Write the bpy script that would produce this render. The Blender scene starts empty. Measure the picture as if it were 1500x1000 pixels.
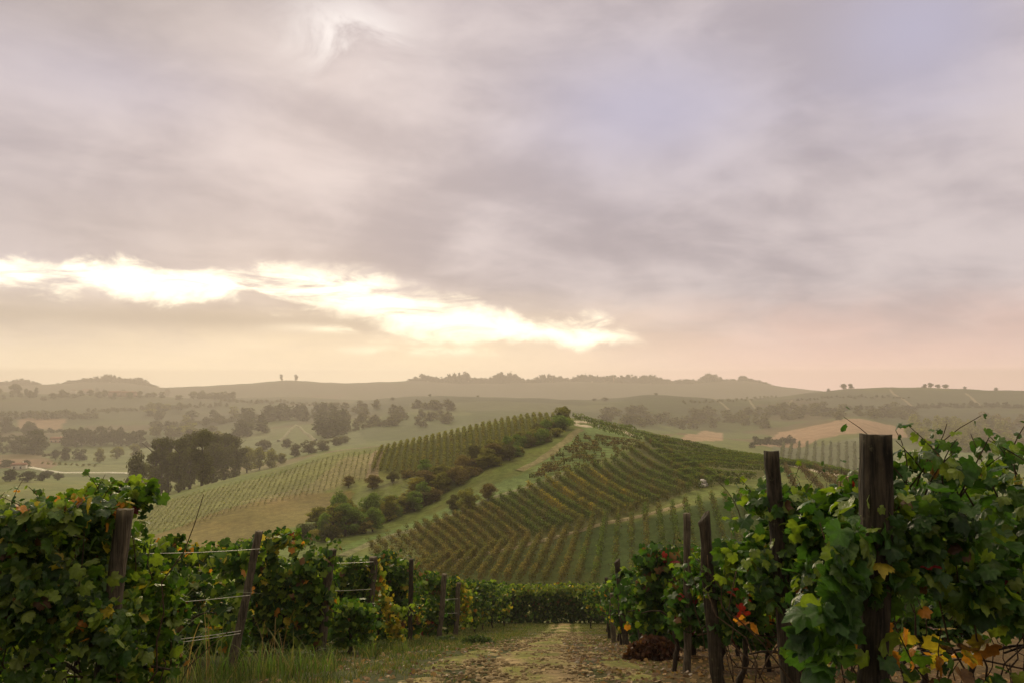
import bpy, math, random
import numpy as np
from mathutils import Vector

R = np.random.RandomState(11)
random.seed(5)
C = bpy.context.scene.collection
scene = bpy.context.scene

# ------------------------------------------------------------------ camera
F = 1125.0                       # focal length in photo pixels (1500 wide)
HORIZON = 565.0
PITCH = math.atan((HORIZON - 500) / F)
cam_d = bpy.data.cameras.new('camera')
cam_d.sensor_width = 36.0
cam_d.lens = F / 1500 * 36.0
cam_d.clip_start = 0.05
cam_d.clip_end = 30000
cam = bpy.data.objects.new('camera', cam_d)
C.objects.link(cam)
cam.location = (0, 0, 0)
cam.rotation_euler = (math.pi / 2 + PITCH, 0, 0)
scene.camera = cam

# ------------------------------------------------------------------ world
SUN_EL = math.radians(20)
ZENITH = 3.4
SUN_AZ = math.radians(-16)
w = bpy.data.worlds.new('World')
scene.world = w
w.use_nodes = True
nt = w.node_tree
nt.nodes.clear()


class NB:
    """tiny node helper"""
    def __init__(self, tree):
        self.t = tree

    def n(self, kind, **kw):
        nd = self.t.nodes.new(kind)
        for k, v in kw.items():
            setattr(nd, k, v)
        return nd

    def put(self, sock, v):
        if isinstance(v, bpy.types.NodeSocket):
            self.t.links.new(v, sock)
        else:
            if hasattr(sock.default_value, '__len__') and len(sock.default_value) == 4 and len(v) == 3:
                v = (*v, 1)
            sock.default_value = v

    def m(self, op, a, b=None, c=None, clamp=False):
        nd = self.n('ShaderNodeMath', operation=op, use_clamp=clamp)
        self.put(nd.inputs[0], a)
        if b is not None:
            self.put(nd.inputs[1], b)
        if c is not None:
            self.put(nd.inputs[2], c)
        return nd.outputs[0]

    def mix(self, f, a, b, blend='MIX'):
        nd = self.n('ShaderNodeMix', data_type='RGBA', blend_type=blend)
        self.put(nd.inputs[0], f)
        self.put(nd.inputs[6], a)
        self.put(nd.inputs[7], b)
        return nd.outputs[2]

    def rng(self, v, a, b, c=0.0, d=1.0, smooth=True):
        nd = self.n('ShaderNodeMapRange', interpolation_type='SMOOTHSTEP' if smooth else 'LINEAR')
        for i, x in enumerate((v, a, b, c, d)):
            self.put(nd.inputs[i], x)
        return nd.outputs[0]

    def noise(self, vec, scale, detail=4, rough=0.5, dist=0.0):
        nd = self.n('ShaderNodeTexNoise')
        if vec is not None:
            self.put(nd.inputs['Vector'], vec)
        nd.inputs['Scale'].default_value = scale
        nd.inputs['Detail'].default_value = detail
        nd.inputs['Roughness'].default_value = rough
        nd.inputs['Distortion'].default_value = dist
        return nd.outputs[0]

    def xyz(self, x, y, z=0.0):
        nd = self.n('ShaderNodeCombineXYZ')
        for i, v in enumerate((x, y, z)):
            self.put(nd.inputs[i], v)
        return nd.outputs[0]

    def curve(self, v, pts, lo, hi):
        """piecewise curve v -> value through pts, both axes real units"""
        nd = self.n('ShaderNodeFloatCurve')
        x0, x1 = pts[0][0], pts[-1][0]
        cm = nd.mapping.curves[0]
        pp = [((x - x0) / (x1 - x0), (y - lo) / (hi - lo)) for x, y in pts]
        while len(cm.points) < len(pp):
            cm.points.new(0.5, 0.5)
        for p, q in zip(cm.points, pp):
            p.location = q
        nd.mapping.update()
        t = self.rng(v, x0, x1, smooth=False)
        self.put(nd.inputs['Value'], t)
        return self.m('MULTIPLY_ADD', nd.outputs[0], hi - lo, lo)


nb = NB(nt)
tc = nb.n('ShaderNodeTexCoord')
sep = nb.n('ShaderNodeSeparateXYZ')
nt.links.new(tc.outputs['Generated'], sep.inputs[0])
dx, dy, dz = sep.outputs
az = nb.m('ARCTAN2', dx, dy)
hh = nb.m('SQRT', nb.m('MULTIPLY_ADD', dx, dx, nb.m('MULTIPLY', dy, dy)))
el = nb.m('DIVIDE', dz, nb.m('MAXIMUM', hh, 0.02))
zz = nb.m('ADD', nb.m('MAXIMUM', dz, 0.0), 0.17)
deck = nb.xyz(nb.m('DIVIDE', dx, zz), nb.m('DIVIDE', dy, zz), 0.0)


def gauss(cx, cy, sx, sy, wob=None):
    a = nb.m('DIVIDE', nb.m('SUBTRACT', az, cx), sx)
    b = nb.m('DIVIDE', nb.m('SUBTRACT', el, cy), sy)
    r = nb.m('MULTIPLY_ADD', a, a, nb.m('MULTIPLY', b, b))
    if wob is not None:
        r = nb.m('MULTIPLY', r, wob)
    return nb.m('EXPONENT', nb.m('MULTIPLY', r, -1.0))


n_big = nb.noise(deck, 0.62, 3, 0.45, 0.4)
n_mid = nb.noise(deck, 2.1, 5, 0.52, 0.5)
ca_, sa_ = math.cos(math.radians(38)), math.sin(math.radians(38))
kx = nb.m('DIVIDE', dx, zz)
ky = nb.m('DIVIDE', dy, zz)
n_str = nb.noise(nb.xyz(nb.m('MULTIPLY_ADD', kx, 0.55 * ca_, nb.m('MULTIPLY', ky, 0.55 * sa_)), nb.m('MULTIPLY_ADD', kx, -1.9 * sa_, nb.m('MULTIPLY', ky, 1.9 * ca_)), 5.0), 1.0, 5, 0.5, 0.5)
n_fin = nb.noise(nb.xyz(nb.m('MULTIPLY', az, 9.0), nb.m('MULTIPLY', el, 26.0), 3.3), 1.0, 6, 0.55, 0.6)
n_edge = nb.noise(nb.xyz(nb.m('MULTIPLY', az, 13.0), nb.m('MULTIPLY', el, 22.0), 8.1), 1.0, 6, 0.6, 0.3)
n_lump = nb.noise(nb.xyz(nb.m('MULTIPLY', az, 6.5), nb.m('MULTIPLY', el, 12.0), 6.6), 1.0, 5, 0.55, 0.3)
dens = nb.m('MULTIPLY_ADD', n_big, 0.30, nb.m('MULTIPLY_ADD', n_str, 0.22, nb.m('MULTIPLY_ADD', n_mid, 0.26, nb.m('MULTIPLY', n_lump, 0.26))))
cl = nb.rng(dens, 0.42, 0.61)
cloud = nb.mix(cl, (0.575, 0.500, 0.505), (0.365, 0.316, 0.342))
# bluer, thinner places in the cloud deck
bl = nb.m('ADD', gauss(0.18, 0.36, 0.16, 0.085, nb.m('MULTIPLY_ADD', n_mid, 1.6, 0.2)),
          gauss(0.50, 0.42, 0.12, 0.10, nb.m('MULTIPLY_ADD', n_mid, 1.6, 0.2)))
bl = nb.m('ADD', bl, nb.m('MULTIPLY', gauss(-0.5, 0.36, 0.16, 0.05), 0.5))
cloud = nb.mix(nb.m('MULTIPLY', bl, 0.75, clamp=True), cloud, (0.43, 0.41, 0.535))
# darker cloud painted at the upper left, standing in for corner vignetting
dk = gauss(-0.52, 0.52, 0.26, 0.14, nb.m('MULTIPLY_ADD', n_mid, 1.4, 0.3))
cloud = nb.mix(nb.m('MULTIPLY', dk, 0.55), cloud, (0.315, 0.268, 0.250))
dk2 = gauss(-0.52, 0.185, 0.22, 0.05, nb.m('MULTIPLY_ADD', n_fin, 1.4, 0.3))
cloud = nb.mix(nb.m('MULTIPLY', dk2, 0.35), cloud, (0.36, 0.30, 0.285))
# warm low sky
low = nb.rng(nb.m('MULTIPLY_ADD', n_fin, -0.06, el), 0.11, -0.03)
warm_c = nb.mix(nb.rng(az, -0.15, 0.4), (0.86, 0.71, 0.51), (0.82, 0.555, 0.475))
front = nb.rng(nb.m('ABSOLUTE', az), 1.6, 0.5)
warm = nb.m('MULTIPLY', low, nb.m('MULTIPLY_ADD', front, 0.85, 0.1))
cloud = nb.mix(warm, cloud, warm_c)
# glow round the opening
gap_c = nb.curve(az, [(-1.0, 0.10), (-0.60, 0.123), (-0.45, 0.121), (-0.32, 0.128), (-0.22, 0.118), (-0.13, 0.094), (-0.04, 0.079), (0.06, 0.068), (0.14, 0.066), (0.3, 0.06)], 0.0, 0.2)
gap_t = nb.curve(az, [(-1.0, 0.0), (-0.66, 0.015), (-0.52, 0.018), (-0.36, 0.017), (-0.28, 0.026), (-0.17, 0.033), (-0.08, 0.025), (0.03, 0.017), (0.13, 0.016), (0.2, 0.0), (0.3, 0.0)], 0.0, 0.05)
dv = nb.m('SUBTRACT', el, gap_c)
glow = nb.m('EXPONENT', nb.m('MULTIPLY', nb.m('POWER', nb.m('DIVIDE', dv, 0.05), 2.0), -1.0))
glow = nb.m('MULTIPLY', glow, nb.rng(nb.m('ABSOLUTE', nb.m('ADD', az, 0.18)), 0.55, 0.05))
cloud = nb.mix(glow, cloud, nb.mix(1.0, cloud, (0.10, 0.075, 0.03), 'ADD'))
cloud = nb.mix(nb.m('MULTIPLY', gauss(-0.22, 0.045, 0.42, 0.05), 1.0, clamp=True), cloud, nb.mix(1.0, cloud, (0.13, 0.095, 0.035), 'ADD'))
# dark streak of cloud just under the opening
st = nb.m('MULTIPLY', gauss(-0.42, 0.080, 0.30, 0.017, nb.m('MULTIPLY_ADD', n_fin, 1.6, 0.2)), 0.75)
cloud = nb.mix(st, cloud, (0.44, 0.36, 0.29))
# the opening itself, and a thin one below it
dist = nb.m('ABSOLUTE', nb.m('MULTIPLY_ADD', nb.m('SUBTRACT', n_edge, 0.5), 0.085, dv))
ratio = nb.m('DIVIDE', dist, nb.m('MAXIMUM', gap_t, 0.0005))
n_hole = nb.noise(nb.xyz(nb.m('MULTIPLY', az, 7.0), nb.m('MULTIPLY', el, 34.0), 1.7), 1.0, 6, 0.62, 0.8)
gap = nb.m('MULTIPLY', nb.rng(ratio, 1.6, 0.0), nb.m('MULTIPLY', nb.rng(n_hole, 0.32, 0.56), nb.rng(az, 0.19, 0.10)))
gap2 = nb.m('MULTIPLY', gauss(-0.09, 0.0455, 0.11, 0.006), nb.rng(n_edge, 0.42, 0.62))
gap3 = nb.m('MULTIPLY', gauss(-0.17, 0.073, 0.09, 0.005), nb.rng(n_fin, 0.45, 0.65))
gap = nb.m('MAXIMUM', gap, nb.m('MAXIMUM', nb.m('MULTIPLY', gap2, 0.5), nb.m('MULTIPLY', gap3, 0.8)))
cloud = nb.mix(gap, cloud, (1.62, 1.44, 1.08))
spot = nb.m('MULTIPLY', gauss(-0.215, 0.455, 0.075, 0.055), nb.rng(nb.noise(deck, 4.2, 5, 0.6, 0.8), 0.38, 0.62))
cloud = nb.mix(nb.m('MULTIPLY', spot, 0.85), cloud, (0.85, 0.79, 0.77))
# the sky away from the sunrise is duller
dull = nb.rng(nb.m('ABSOLUTE', az), 0.7, 2.0, 1.0, 0.55)
# overcast deck: brightest overhead; low sky also brightened to offset the haze
dull = nb.m('MULTIPLY', dull, nb.rng(el, 0.58, 1.3, 1.0, ZENITH))
dull = nb.m('MULTIPLY', dull, nb.curve(el, [(-0.05, 1.5), (0.019, 1.5), (0.025, 1.32), (0.034, 1.16), (0.046, 1.06), (0.07, 1.0), (0.12, 1.0), (0.2, 1.0)], 0.5, 3.2))
up = nb.rng(el, 0.58, 1.3)
cloud = nb.mix(1.0, cloud, nb.xyz(dull, dull, nb.m('MULTIPLY', dull, nb.m('MULTIPLY_ADD', up, -0.42, 1.0))), 'MULTIPLY')

sky = nb.n('ShaderNodeTexSky', sky_type='NISHITA', sun_disc=False)
sky.sun_elevation = SUN_EL
sky.sun_rotation = SUN_AZ % (2 * math.pi)
sky.air_density = 1.5
sky.dust_density = 3.0
bg1 = nb.n('ShaderNodeBackground')
nt.links.new(sky.outputs[0], bg1.inputs[0])
bg1.inputs[1].default_value = 0.06
bg2 = nb.n('ShaderNodeBackground')
nb.put(bg2.inputs[0], cloud)
bg2.inputs[1].default_value = 1.0
mx = nb.n('ShaderNodeMixShader')
mx.inputs[0].default_value = 0.965
nt.links.new(bg1.outputs[0], mx.inputs[1])
nt.links.new(bg2.outputs[0], mx.inputs[2])
wo = nb.n('ShaderNodeOutputWorld')
nt.links.new(mx.outputs[0], wo.inputs[0])

# ------------------------------------------------------------------ sun, exposure
sd = bpy.data.lights.new('sun', 'SUN')
sd.energy = 1.5
sd.angle = math.radians(11)
sd.color = (1.0, 0.82, 0.54)
sun = bpy.data.objects.new('sun', sd)
C.objects.link(sun)
to_sun = Vector((math.sin(SUN_AZ) * math.cos(SUN_EL), math.cos(SUN_AZ) * math.cos(SUN_EL), math.sin(SUN_EL)))
sun.rotation_euler = to_sun.to_track_quat('Z', 'Y').to_euler()
sun.location = to_sun * 50

scene.view_settings.view_transform = 'Standard'
scene.view_settings.look = 'None'
scene.view_settings.exposure = 0.30
scene.view_settings.gamma = 1.0
scene.view_settings.use_curve_mapping = False
cy = scene.cycles
cy.max_bounces = 6
cy.diffuse_bounces = 3
cy.glossy_bounces = 2
cy.transmission_bounces = 3
cy.volume_bounces = 1
cy.transparent_max_bounces = 8
cy.use_denoising = True
cy.sample_clamp_indirect = 4.0

HAZE_DENSITY = 0.00043
HAZE_COLOR = (0.84, 0.755, 0.715)
HAZE_G = 0.25

# ------------------------------------------------------------------ projection helpers
SP, CP = math.sin(PITCH), math.cos(PITCH)


def ray(px, py):
    a = (np.asarray(px, float) - 750) / F
    b = (500 - np.asarray(py, float)) / F
    d = CP - SP * b
    return a / d, (SP + CP * b) / d


def at(px, py, Y):
    u, ww = ray(px, py)
    return np.array([u * Y, Y + 0 * u, ww * Y]).T


def zy(py, Y):
    return float(ray(750, py)[1]) * Y


# ------------------------------------------------------------------ the land
def pchip(x, y, q):
    x = np.asarray(x, float); y = np.asarray(y, float)
    h = np.diff(x); d = np.diff(y) / h
    m = np.zeros_like(y)
    for i in range(1, len(x) - 1):
        if d[i - 1] * d[i] > 0:
            w1 = 2 * h[i] + h[i - 1]; w2 = h[i] + 2 * h[i - 1]
            m[i] = (w1 + w2) / (w1 / d[i - 1] + w2 / d[i])
    m[0] = d[0]; m[-1] = d[-1]
    q = np.clip(q, x[0], x[-1])
    k = np.clip(np.searchsorted(x, q, 'right') - 1, 0, len(x) - 2)
    t = (q - x[k]) / h[k]
    t2 = t * t; t3 = t2 * t
    return ((2 * t3 - 3 * t2 + 1) * y[k] + (t3 - 2 * t2 + t) * h[k] * m[k] + (-2 * t3 + 3 * t2) * y[k + 1] + (t3 - t2) * h[k] * m[k + 1])


def far(Y):
    return Y if Y <= 200 else 200 + (Y - 200) * 1.45


def L(*rows):
    """rows (px, depth, y) with y > 300 a pixel height, else metres"""
    out = []
    for px, Y, y in rows:
        Y = far(Y)
        out.append((px, Y, zy(y, Y) if y > 300 else y))
    return out


def flat(Y, z):
    Y = far(Y)
    return [(-1100, Y, z), (2600, Y, z)]


LAYERS = [flat(2, -1.90), flat(4, -2.2), flat(9.3, -3.42), flat(18, -5.95), flat(26, -8.35), flat(43, -13.0),
    L((-1100, 130, -36), (-400, 130, -36), (0, 125, -33), (200, 112, 800), (400, 108, 800), (500, 90, 832), (600, 80, 857), (750, 76, 862), (900, 74, 866), (1050, 78, -19), (1200, 80, -19.5), (1350, 80, -21), (1500, 80, -24), (1900, 90, -30), (2600, 90, -30)),
    L((-1100, 150, -40), (0, 150, -37), (200, 140, 770), (400, 138, 735), (500, 125, 757), (600, 112, 777), (750, 112, 744), (900, 100, 757), (1050, 102, 722), (1200, 100, -14.6), (1350, 100, -18), (1500, 100, -24), (1900, 110, -32), (2600, 110, -34)),
    L((-1100, 180, -45), (-400, 180, -45), (0, 178, -38), (200, 172, 747), (300, 174, 717), (400, 176, 692), (500, 178, 663), (560, 180, 656), (640, 182, 640), (720, 186, 620), (790, 190, 609), (830, 190, 611), (900, 186, 627), (1050, 170, 657), (1130, 158, 674), (1250, 142, 700), (1350, 130, -19.5), (1500, 125, -27), (1900, 125, -36), (2600, 130, -38)),
    L((-1100, 300, -42), (0, 300, -42), (200, 245, 730), (400, 250, -34), (600, 300, -42), (750, 320, -45), (1000, 300, -45), (1250, 260, -42), (1500, 260, -45), (2600, 260, -45)),
    L((-1100, 430, -48), (0, 430, 690), (200, 425, 690), (400, 420, 668), (500, 420, 652), (600, 430, -40), (750, 430, -40), (1000, 440, -36), (1100, 430, 652), (1230, 400, 688), (1350, 400, 690), (1500, 380, 688), (1900, 380, -42), (2600, 380, -42)),
    L((-1100, 650, -43), (0, 660, 643), (200, 660, 645), (300, 650, 640), (400, 640, 628), (500, 650, 618), (600, 650, 606), (750, 650, 603), (900, 650, 612), (1050, 620, 634), (1130, 570, 638), (1250, 590, 617), (1340, 600, 636), (1500, 620, 640), (2600, 620, -42)),
    L((-1100, 900, -30), (0, 900, 602), (200, 900, 612), (300, 900, 610), (400, 900, 604), (500, 900, 595), (560, 900, 586), (600, 900, 582), (650, 900, 580), (750, 900, 583), (870, 900, 586), (960, 900, 578), (1050, 900, 585), (1200, 900, 590), (1350, 900, 592), (1500, 900, 592), (2600, 900, -20)),
    L((-1100, 1200, -8), (0, 1200, 575), (100, 1200, 577), (200, 1200, 581), (300, 1200, 583), (400, 1250, -24), (600, 1300, -38), (900, 1300, -42), (1050, 1250, -32), (1130, 1200, 581), (1200, 1150, 573), (1300, 1120, 567), (1400, 1120, 569), (1500, 1120, 572), (1900, 1150, -8), (2600, 1150, -8)),
    flat(1550, -50),
    L((-1100, 1950, 570), (0, 1950, 564), (80, 1950, 562), (170, 1950, 559), (250, 1950, 567), (330, 1950, 563), (400, 1950, 558), (430, 1950, 557), (480, 1950, 560), (560, 1950, 559), (600, 1950, 558), (700, 1950, 561), (750, 1950, 561), (850, 1950, 558), (920, 1950, 561), (1000, 1950, 561), (1085, 1950, 558), (1130, 1950, 563), (1200, 1950, 572), (1300, 1950, 580), (2600, 1950, 580)),
    flat(2060, -45)]

UG = np.linspace(-1.6, 1.6, 801)
YG = np.exp(np.linspace(math.log(2), math.log(2890), 1600))
PXG = 750 + UG * F
LY = np.array([pchip([r[0] for r in l], [r[1] for r in l], PXG) for l in LAYERS])
LZ = np.array([pchip([r[0] for r in l], [r[2] for r in l], PXG) for l in LAYERS])
ZT = np.array([pchip(LY[:, i], LZ[:, i], YG) for i in range(len(UG))])
XX = UG[:, None] * YG[None, :]
YY = np.broadcast_to(YG[None, :], XX.shape)
amp = np.clip((YY - 200) / 400, 0, 1)
ZT = ZT + amp * (1.3 * np.sin(XX / 61 + 1.3) * np.sin(YY / 83 + .4) + 0.7 * np.sin(XX / 27 + YY / 39) + 0.5 * np.sin(XX / 13 - YY / 31))
amp2 = np.clip((YY - 60) / 60, 0, 1)
ZT = ZT + amp2 * (0.12 * np.sin(XX / 5.1 + YY / 9) + 0.1 * np.sin(XX / 3.3 - YY / 4.7))


def terr(X, Y):
    X = np.asarray(X, float); Y = np.asarray(Y, float)
    Yc = np.clip(Y, 2.0, 2889)
    u = np.clip(X / Yc, -1.599, 1.599)
    fu = (u + 1.6) / (UG[1] - UG[0])
    fy = (np.log(Yc) - math.log(2)) / (math.log(2890) - math.log(2)) * (len(YG) - 1)
    i = np.clip(fu.astype(int), 0, len(UG) - 2); j = np.clip(fy.astype(int), 0, len(YG) - 2)
    a = fu - i; b = fy - j
    z = (ZT[i, j] * (1 - a) * (1 - b) + ZT[i + 1, j] * a * (1 - b) + ZT[i, j + 1] * (1 - a) * b + ZT[i + 1, j + 1] * a * b)
    return z + np.where(Y < 2, (2 - Y) * 0.13, 0)


def hit(px, py, y_min=50.0):
    """world point where the sight line through a photo pixel meets the land beyond y_min"""
    u, ww = ray(px, py)
    u = float(u); ww = float(ww)
    z = terr(u * YG, YG)
    below = (z >= ww * YG) & (YG > y_min)
    if not below.any():
        k = int(np.argmax(np.where(YG > y_min, z / YG, -9)))
    else:
        k = int(np.argmax(below))
    Y = YG[k]
    return np.array([u * Y, Y, float(terr(u * Y, Y))])


# ------------------------------------------------------------------ mesh helpers
def mesh_np(name, V, faces, col=None, smooth=False):
    """faces: list of int arrays of shape (n, k)"""
    me = bpy.data.meshes.new(name)
    V = np.ascontiguousarray(V, dtype=np.float32)
    me.vertices.add(len(V))
    me.vertices.foreach_set('co', V.ravel())
    idx = np.concatenate([f.ravel() for f in faces]).astype(np.int32)
    tot = np.concatenate([np.full(len(f), f.shape[1]) for f in faces])
    start = np.concatenate([[0], np.cumsum(tot)[:-1]]).astype(np.int32)
    me.loops.add(len(idx))
    me.loops.foreach_set('vertex_index', idx)
    me.polygons.add(len(tot))
    me.polygons.foreach_set('loop_start', start)
    if smooth:
        me.polygons.foreach_set('use_smooth', np.ones(len(tot), dtype=bool))
    me.update(calc_edges=True)
    if col is not None:
        ca = me.color_attributes.new('tint', 'FLOAT_COLOR', 'POINT')
        c4 = np.ones((len(V), 4), dtype=np.float32)
        c4[:, :3] = col
        ca.data.foreach_set('color', c4.ravel())
    return me


def obj(name, me, mat, parent=None, loc=None):
    if mat is not None and not me.materials:
        me.materials.append(mat)
    o = bpy.data.objects.new(name, me)
    C.objects.link(o)
    if parent is not None:
        o.parent = parent
    if loc is not None:
        o.location = loc
    return o


def tag(o, label, cat, group=None):
    o['label'] = label
    o['category'] = cat
    if group:
        o['group'] = group
    return o


def thing(name, label, cat, loc=(0, 0, 0), group=None):
    o = bpy.data.objects.new(name, None)
    o.empty_display_size = 0.3
    C.objects.link(o)
    o.location = loc
    return tag(o, label, cat, group)


def copy_thing(root):
    r = root.copy(); C.objects.link(r)
    for ch in root.children:
        c = ch.copy(); C.objects.link(c); c.parent = r
    return r


ORD = ['first', 'second', 'third', 'fourth', 'fifth', 'sixth', 'seventh', 'eighth', 'ninth', 'tenth', 'eleventh', 'twelfth', 'thirteenth', 'fourteenth', 'fifteenth', 'sixteenth', 'seventeenth', 'eighteenth', 'nineteenth', 'twentieth']
TENS = {2: 'twenty', 3: 'thirty', 4: 'forty', 5: 'fifty', 6: 'sixty', 7: 'seventy', 8: 'eighty', 9: 'ninety'}


def ordinal(i):
    if i < 20:
        return ORD[i]
    n = i + 1
    t, r = divmod(n, 10)
    if r == 0:
        return TENS[t][:-1] + 'ieth'
    return TENS[t] + '-' + ORD[r - 1]


def unit(a):
    return a / np.maximum(np.linalg.norm(a, axis=-1, keepdims=True), 1e-9)


def leaf_template(outline, rings, curl, fold, seed):
    rr = np.random.RandomState(seed)
    pts = [(a, r) for a, r in outline] + [(-a, r) for a, r in outline[::-1] if 0 < a < 180]
    ang = np.radians([p[0] for p in pts]); rad = np.array([p[1] for p in pts]) * rr.uniform(0.93, 1.07, len(pts))
    n = len(pts)
    V = [(0, 0, 0)]
    for s in rings:
        x = np.sin(ang) * rad * s; y = np.cos(ang) * rad * s
        rr2 = np.hypot(x, y)
        z = -curl * rr2 ** 2 + fold * np.abs(x) * (1 - 0.3 * rr2) + 0.06 * s * np.sin(3 * ang + seed) + 0.04 * s * np.sin(7 * ang + 2 * seed)
        V += list(zip(x, y, z))
    tri = np.array([(0, 1 + (i + 1) % n, 1 + i) for i in range(n)])
    fs = [tri]
    quads = []
    for k in range(len(rings) - 1):
        o = 1 + k * n
        quads += [(o + i, o + (i + 1) % n, o + n + (i + 1) % n, o + n + i) for i in range(n)]
    if quads:
        fs.append(np.array(quads))
    return np.array(V, float), fs


GRAPE = [(0, 1.0), (9, .86), (16, .84), (23, .76), (29, .72), (37, .80), (45, .80), (53, .95), (60, .83), (68, .80), (76, .70), (84, .67), (93, .74), (105, .78), (115, .68), (128, .70), (142, .58), (158, .52), (172, .20)]
GRAPE_LO = [(0, 1.0), (27, .70), (52, .92), (80, .66), (107, .76), (150, .55), (180, .15)]
T_NEAR = [leaf_template(GRAPE, (0.5, 1.0), c, f, s) for c, f, s in ((0.35, 0.25, 1), (0.15, 0.40, 2), (0.55, 0.1, 3), (0.2, -0.18, 4), (0.75, 0.3, 5), (-0.25, 0.3, 6))]
T_MID = [leaf_template(GRAPE_LO, (1.0,), c, f, s) for c, f, s in ((0.3, 0.25, 1), (0.1, 0.3, 2), (0.45, 0.1, 3))]
T_QUAD = [(np.array([(-.5, -.3, 0), (.4, -.5, .1), (.5, .45, 0), (-.35, .5, -.1)], float), [np.array([[0, 1, 2, 3]])]),
          (np.array([(-.5, -.1, 0), (0, -.5, .12), (.5, .1, 0), (0.05, .55, -.12)], float), [np.array([[0, 1, 2, 3]])])]


def leaves(tmpls, P, Nrm, tip, size, col):
    """numpy soup of leaves: one template per leaf picked at random -> V, faces, colours"""
    N = len(P)
    n = unit(Nrm)
    t = unit(tip - n * np.sum(tip * n, 1, keepdims=True))
    s = np.cross(t, n)
    pick = R.randint(0, len(tmpls), N)
    Vs, Fs, Cs = [], {}, []
    off = 0
    for k, (tv, tf) in enumerate(tmpls):
        m = pick == k
        c = int(m.sum())
        if not c:
            continue
        M = np.stack([s[m], t[m], n[m]], 1)                      # c,3,3
        V = np.einsum('vi,cij->cvj', tv, M) * size[m][:, None, None] + P[m][:, None, :]
        for f in tf:
            a = (f[None] + (np.arange(c) * len(tv))[:, None, None]).reshape(-1, f.shape[1]) + off
            Fs.setdefault(f.shape[1], []).append(a)
        Vs.append(V.reshape(-1, 3))
        Cs.append(np.repeat(col[m], len(tv), 0))
        off += c * len(tv)
    return np.concatenate(Vs), [np.concatenate(v) for v in Fs.values()], np.concatenate(Cs)


def soup(parts):
    V, Fs, Cs, off = [], {}, [], 0
    for v, fs, c in parts:
        V.append(v); Cs.append(c)
        for f in fs:
            Fs.setdefault(f.shape[1], []).append(f + off)
        off += len(v)
    return np.concatenate(V), [np.concatenate(x) for x in Fs.values()], np.concatenate(Cs)


def tubes(lines, sides=6, jitter=0.0):
    """lines: list of (points, radii) -> V, faces"""
    V, Fq, off = [], [], 0
    caps = []
    for P, rad in lines:
        P = np.asarray(P, float); rad = np.broadcast_to(np.asarray(rad, float), (len(P),))
        T = unit(np.gradient(P, axis=0))
        ref = np.array([0.0, 0.0, 1.0]) if abs(T[:, 2].mean()) < 0.8 else np.array([1.0, 0.0, 0.0])
        A = unit(np.cross(T, ref)); B = np.cross(T, A)
        th = np.linspace(0, 2 * np.pi, sides, endpoint=False)
        rr = rad[:, None] * (1 + jitter * R.uniform(-1, 1, (len(P), sides)))
        ring = P[:, None, :] + rr[..., None] * (np.cos(th)[None, :, None] * A[:, None, :] + np.sin(th)[None, :, None] * B[:, None, :])
        V.append(ring.reshape(-1, 3))
        n = len(P)
        i = np.arange(n - 1)[:, None] * sides; j = np.arange(sides)[None, :]; j2 = (j + 1) % sides
        q = np.stack([i + j, i + j2, i + sides + j2, i + sides + j], -1).reshape(-1, 4) + off
        Fq.append(q)
        caps.append(np.arange(sides)[None, ::-1] + off)
        caps.append(np.arange(sides)[None, :] + off + (n - 1) * sides)
        off += n * sides
    fs = [np.concatenate(Fq)]
    c = np.concatenate(caps)
    fs.append(c)
    return np.concatenate(V), fs


def vnoise(x, seed=0):
    """smooth 1-D noise in 0..1"""
    x = np.asarray(x, float)
    i = np.floor(x).astype(int); t = x - i; t = t * t * (3 - 2 * t)

    def h(k):
        return np.modf(np.abs(np.sin(k * 127.1 + seed * 311.7) * 43758.5453))[0]
    return h(i) * (1 - t) + h(i + 1) * t


def vnoise2(x, y, seed=0):
    x = np.asarray(x, float); y = np.asarray(y, float)
    i = np.floor(x).astype(int); j = np.floor(y).astype(int)
    a = x - i; b = y - j
    a = a * a * (3 - 2 * a); b = b * b * (3 - 2 * b)

    def h(p, q):
        return np.modf(np.abs(np.sin(p * 127.1 + q * 269.5 + seed * 311.7) * 43758.5453))[0]
    return (h(i, j) * (1 - a) + h(i + 1, j) * a) * (1 - b) + (h(i, j + 1) * (1 - a) + h(i + 1, j + 1) * a) * b


def fbm2(x, y, seed=0, o=4):
    s = 0; k = 0.5
    for q in range(o):
        s = s + k * vnoise2(x * 2 ** q, y * 2 ** q, seed + q * 7)
        k *= 0.5
    return s / (1 - 0.5 ** o)


def inside(px, py, poly):
    poly = np.asarray(poly, float)
    res = np.zeros(np.shape(px), bool)
    x0, y0 = poly[-1]
    for x1, y1 in poly:
        c = ((y1 > py) != (y0 > py)) & (px < (x0 - x1) * (py - y1) / ((y0 - y1) if y0 != y1 else 1e-9) + x1)
        res ^= c
        x0, y0 = x1, y1
    return res


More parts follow.
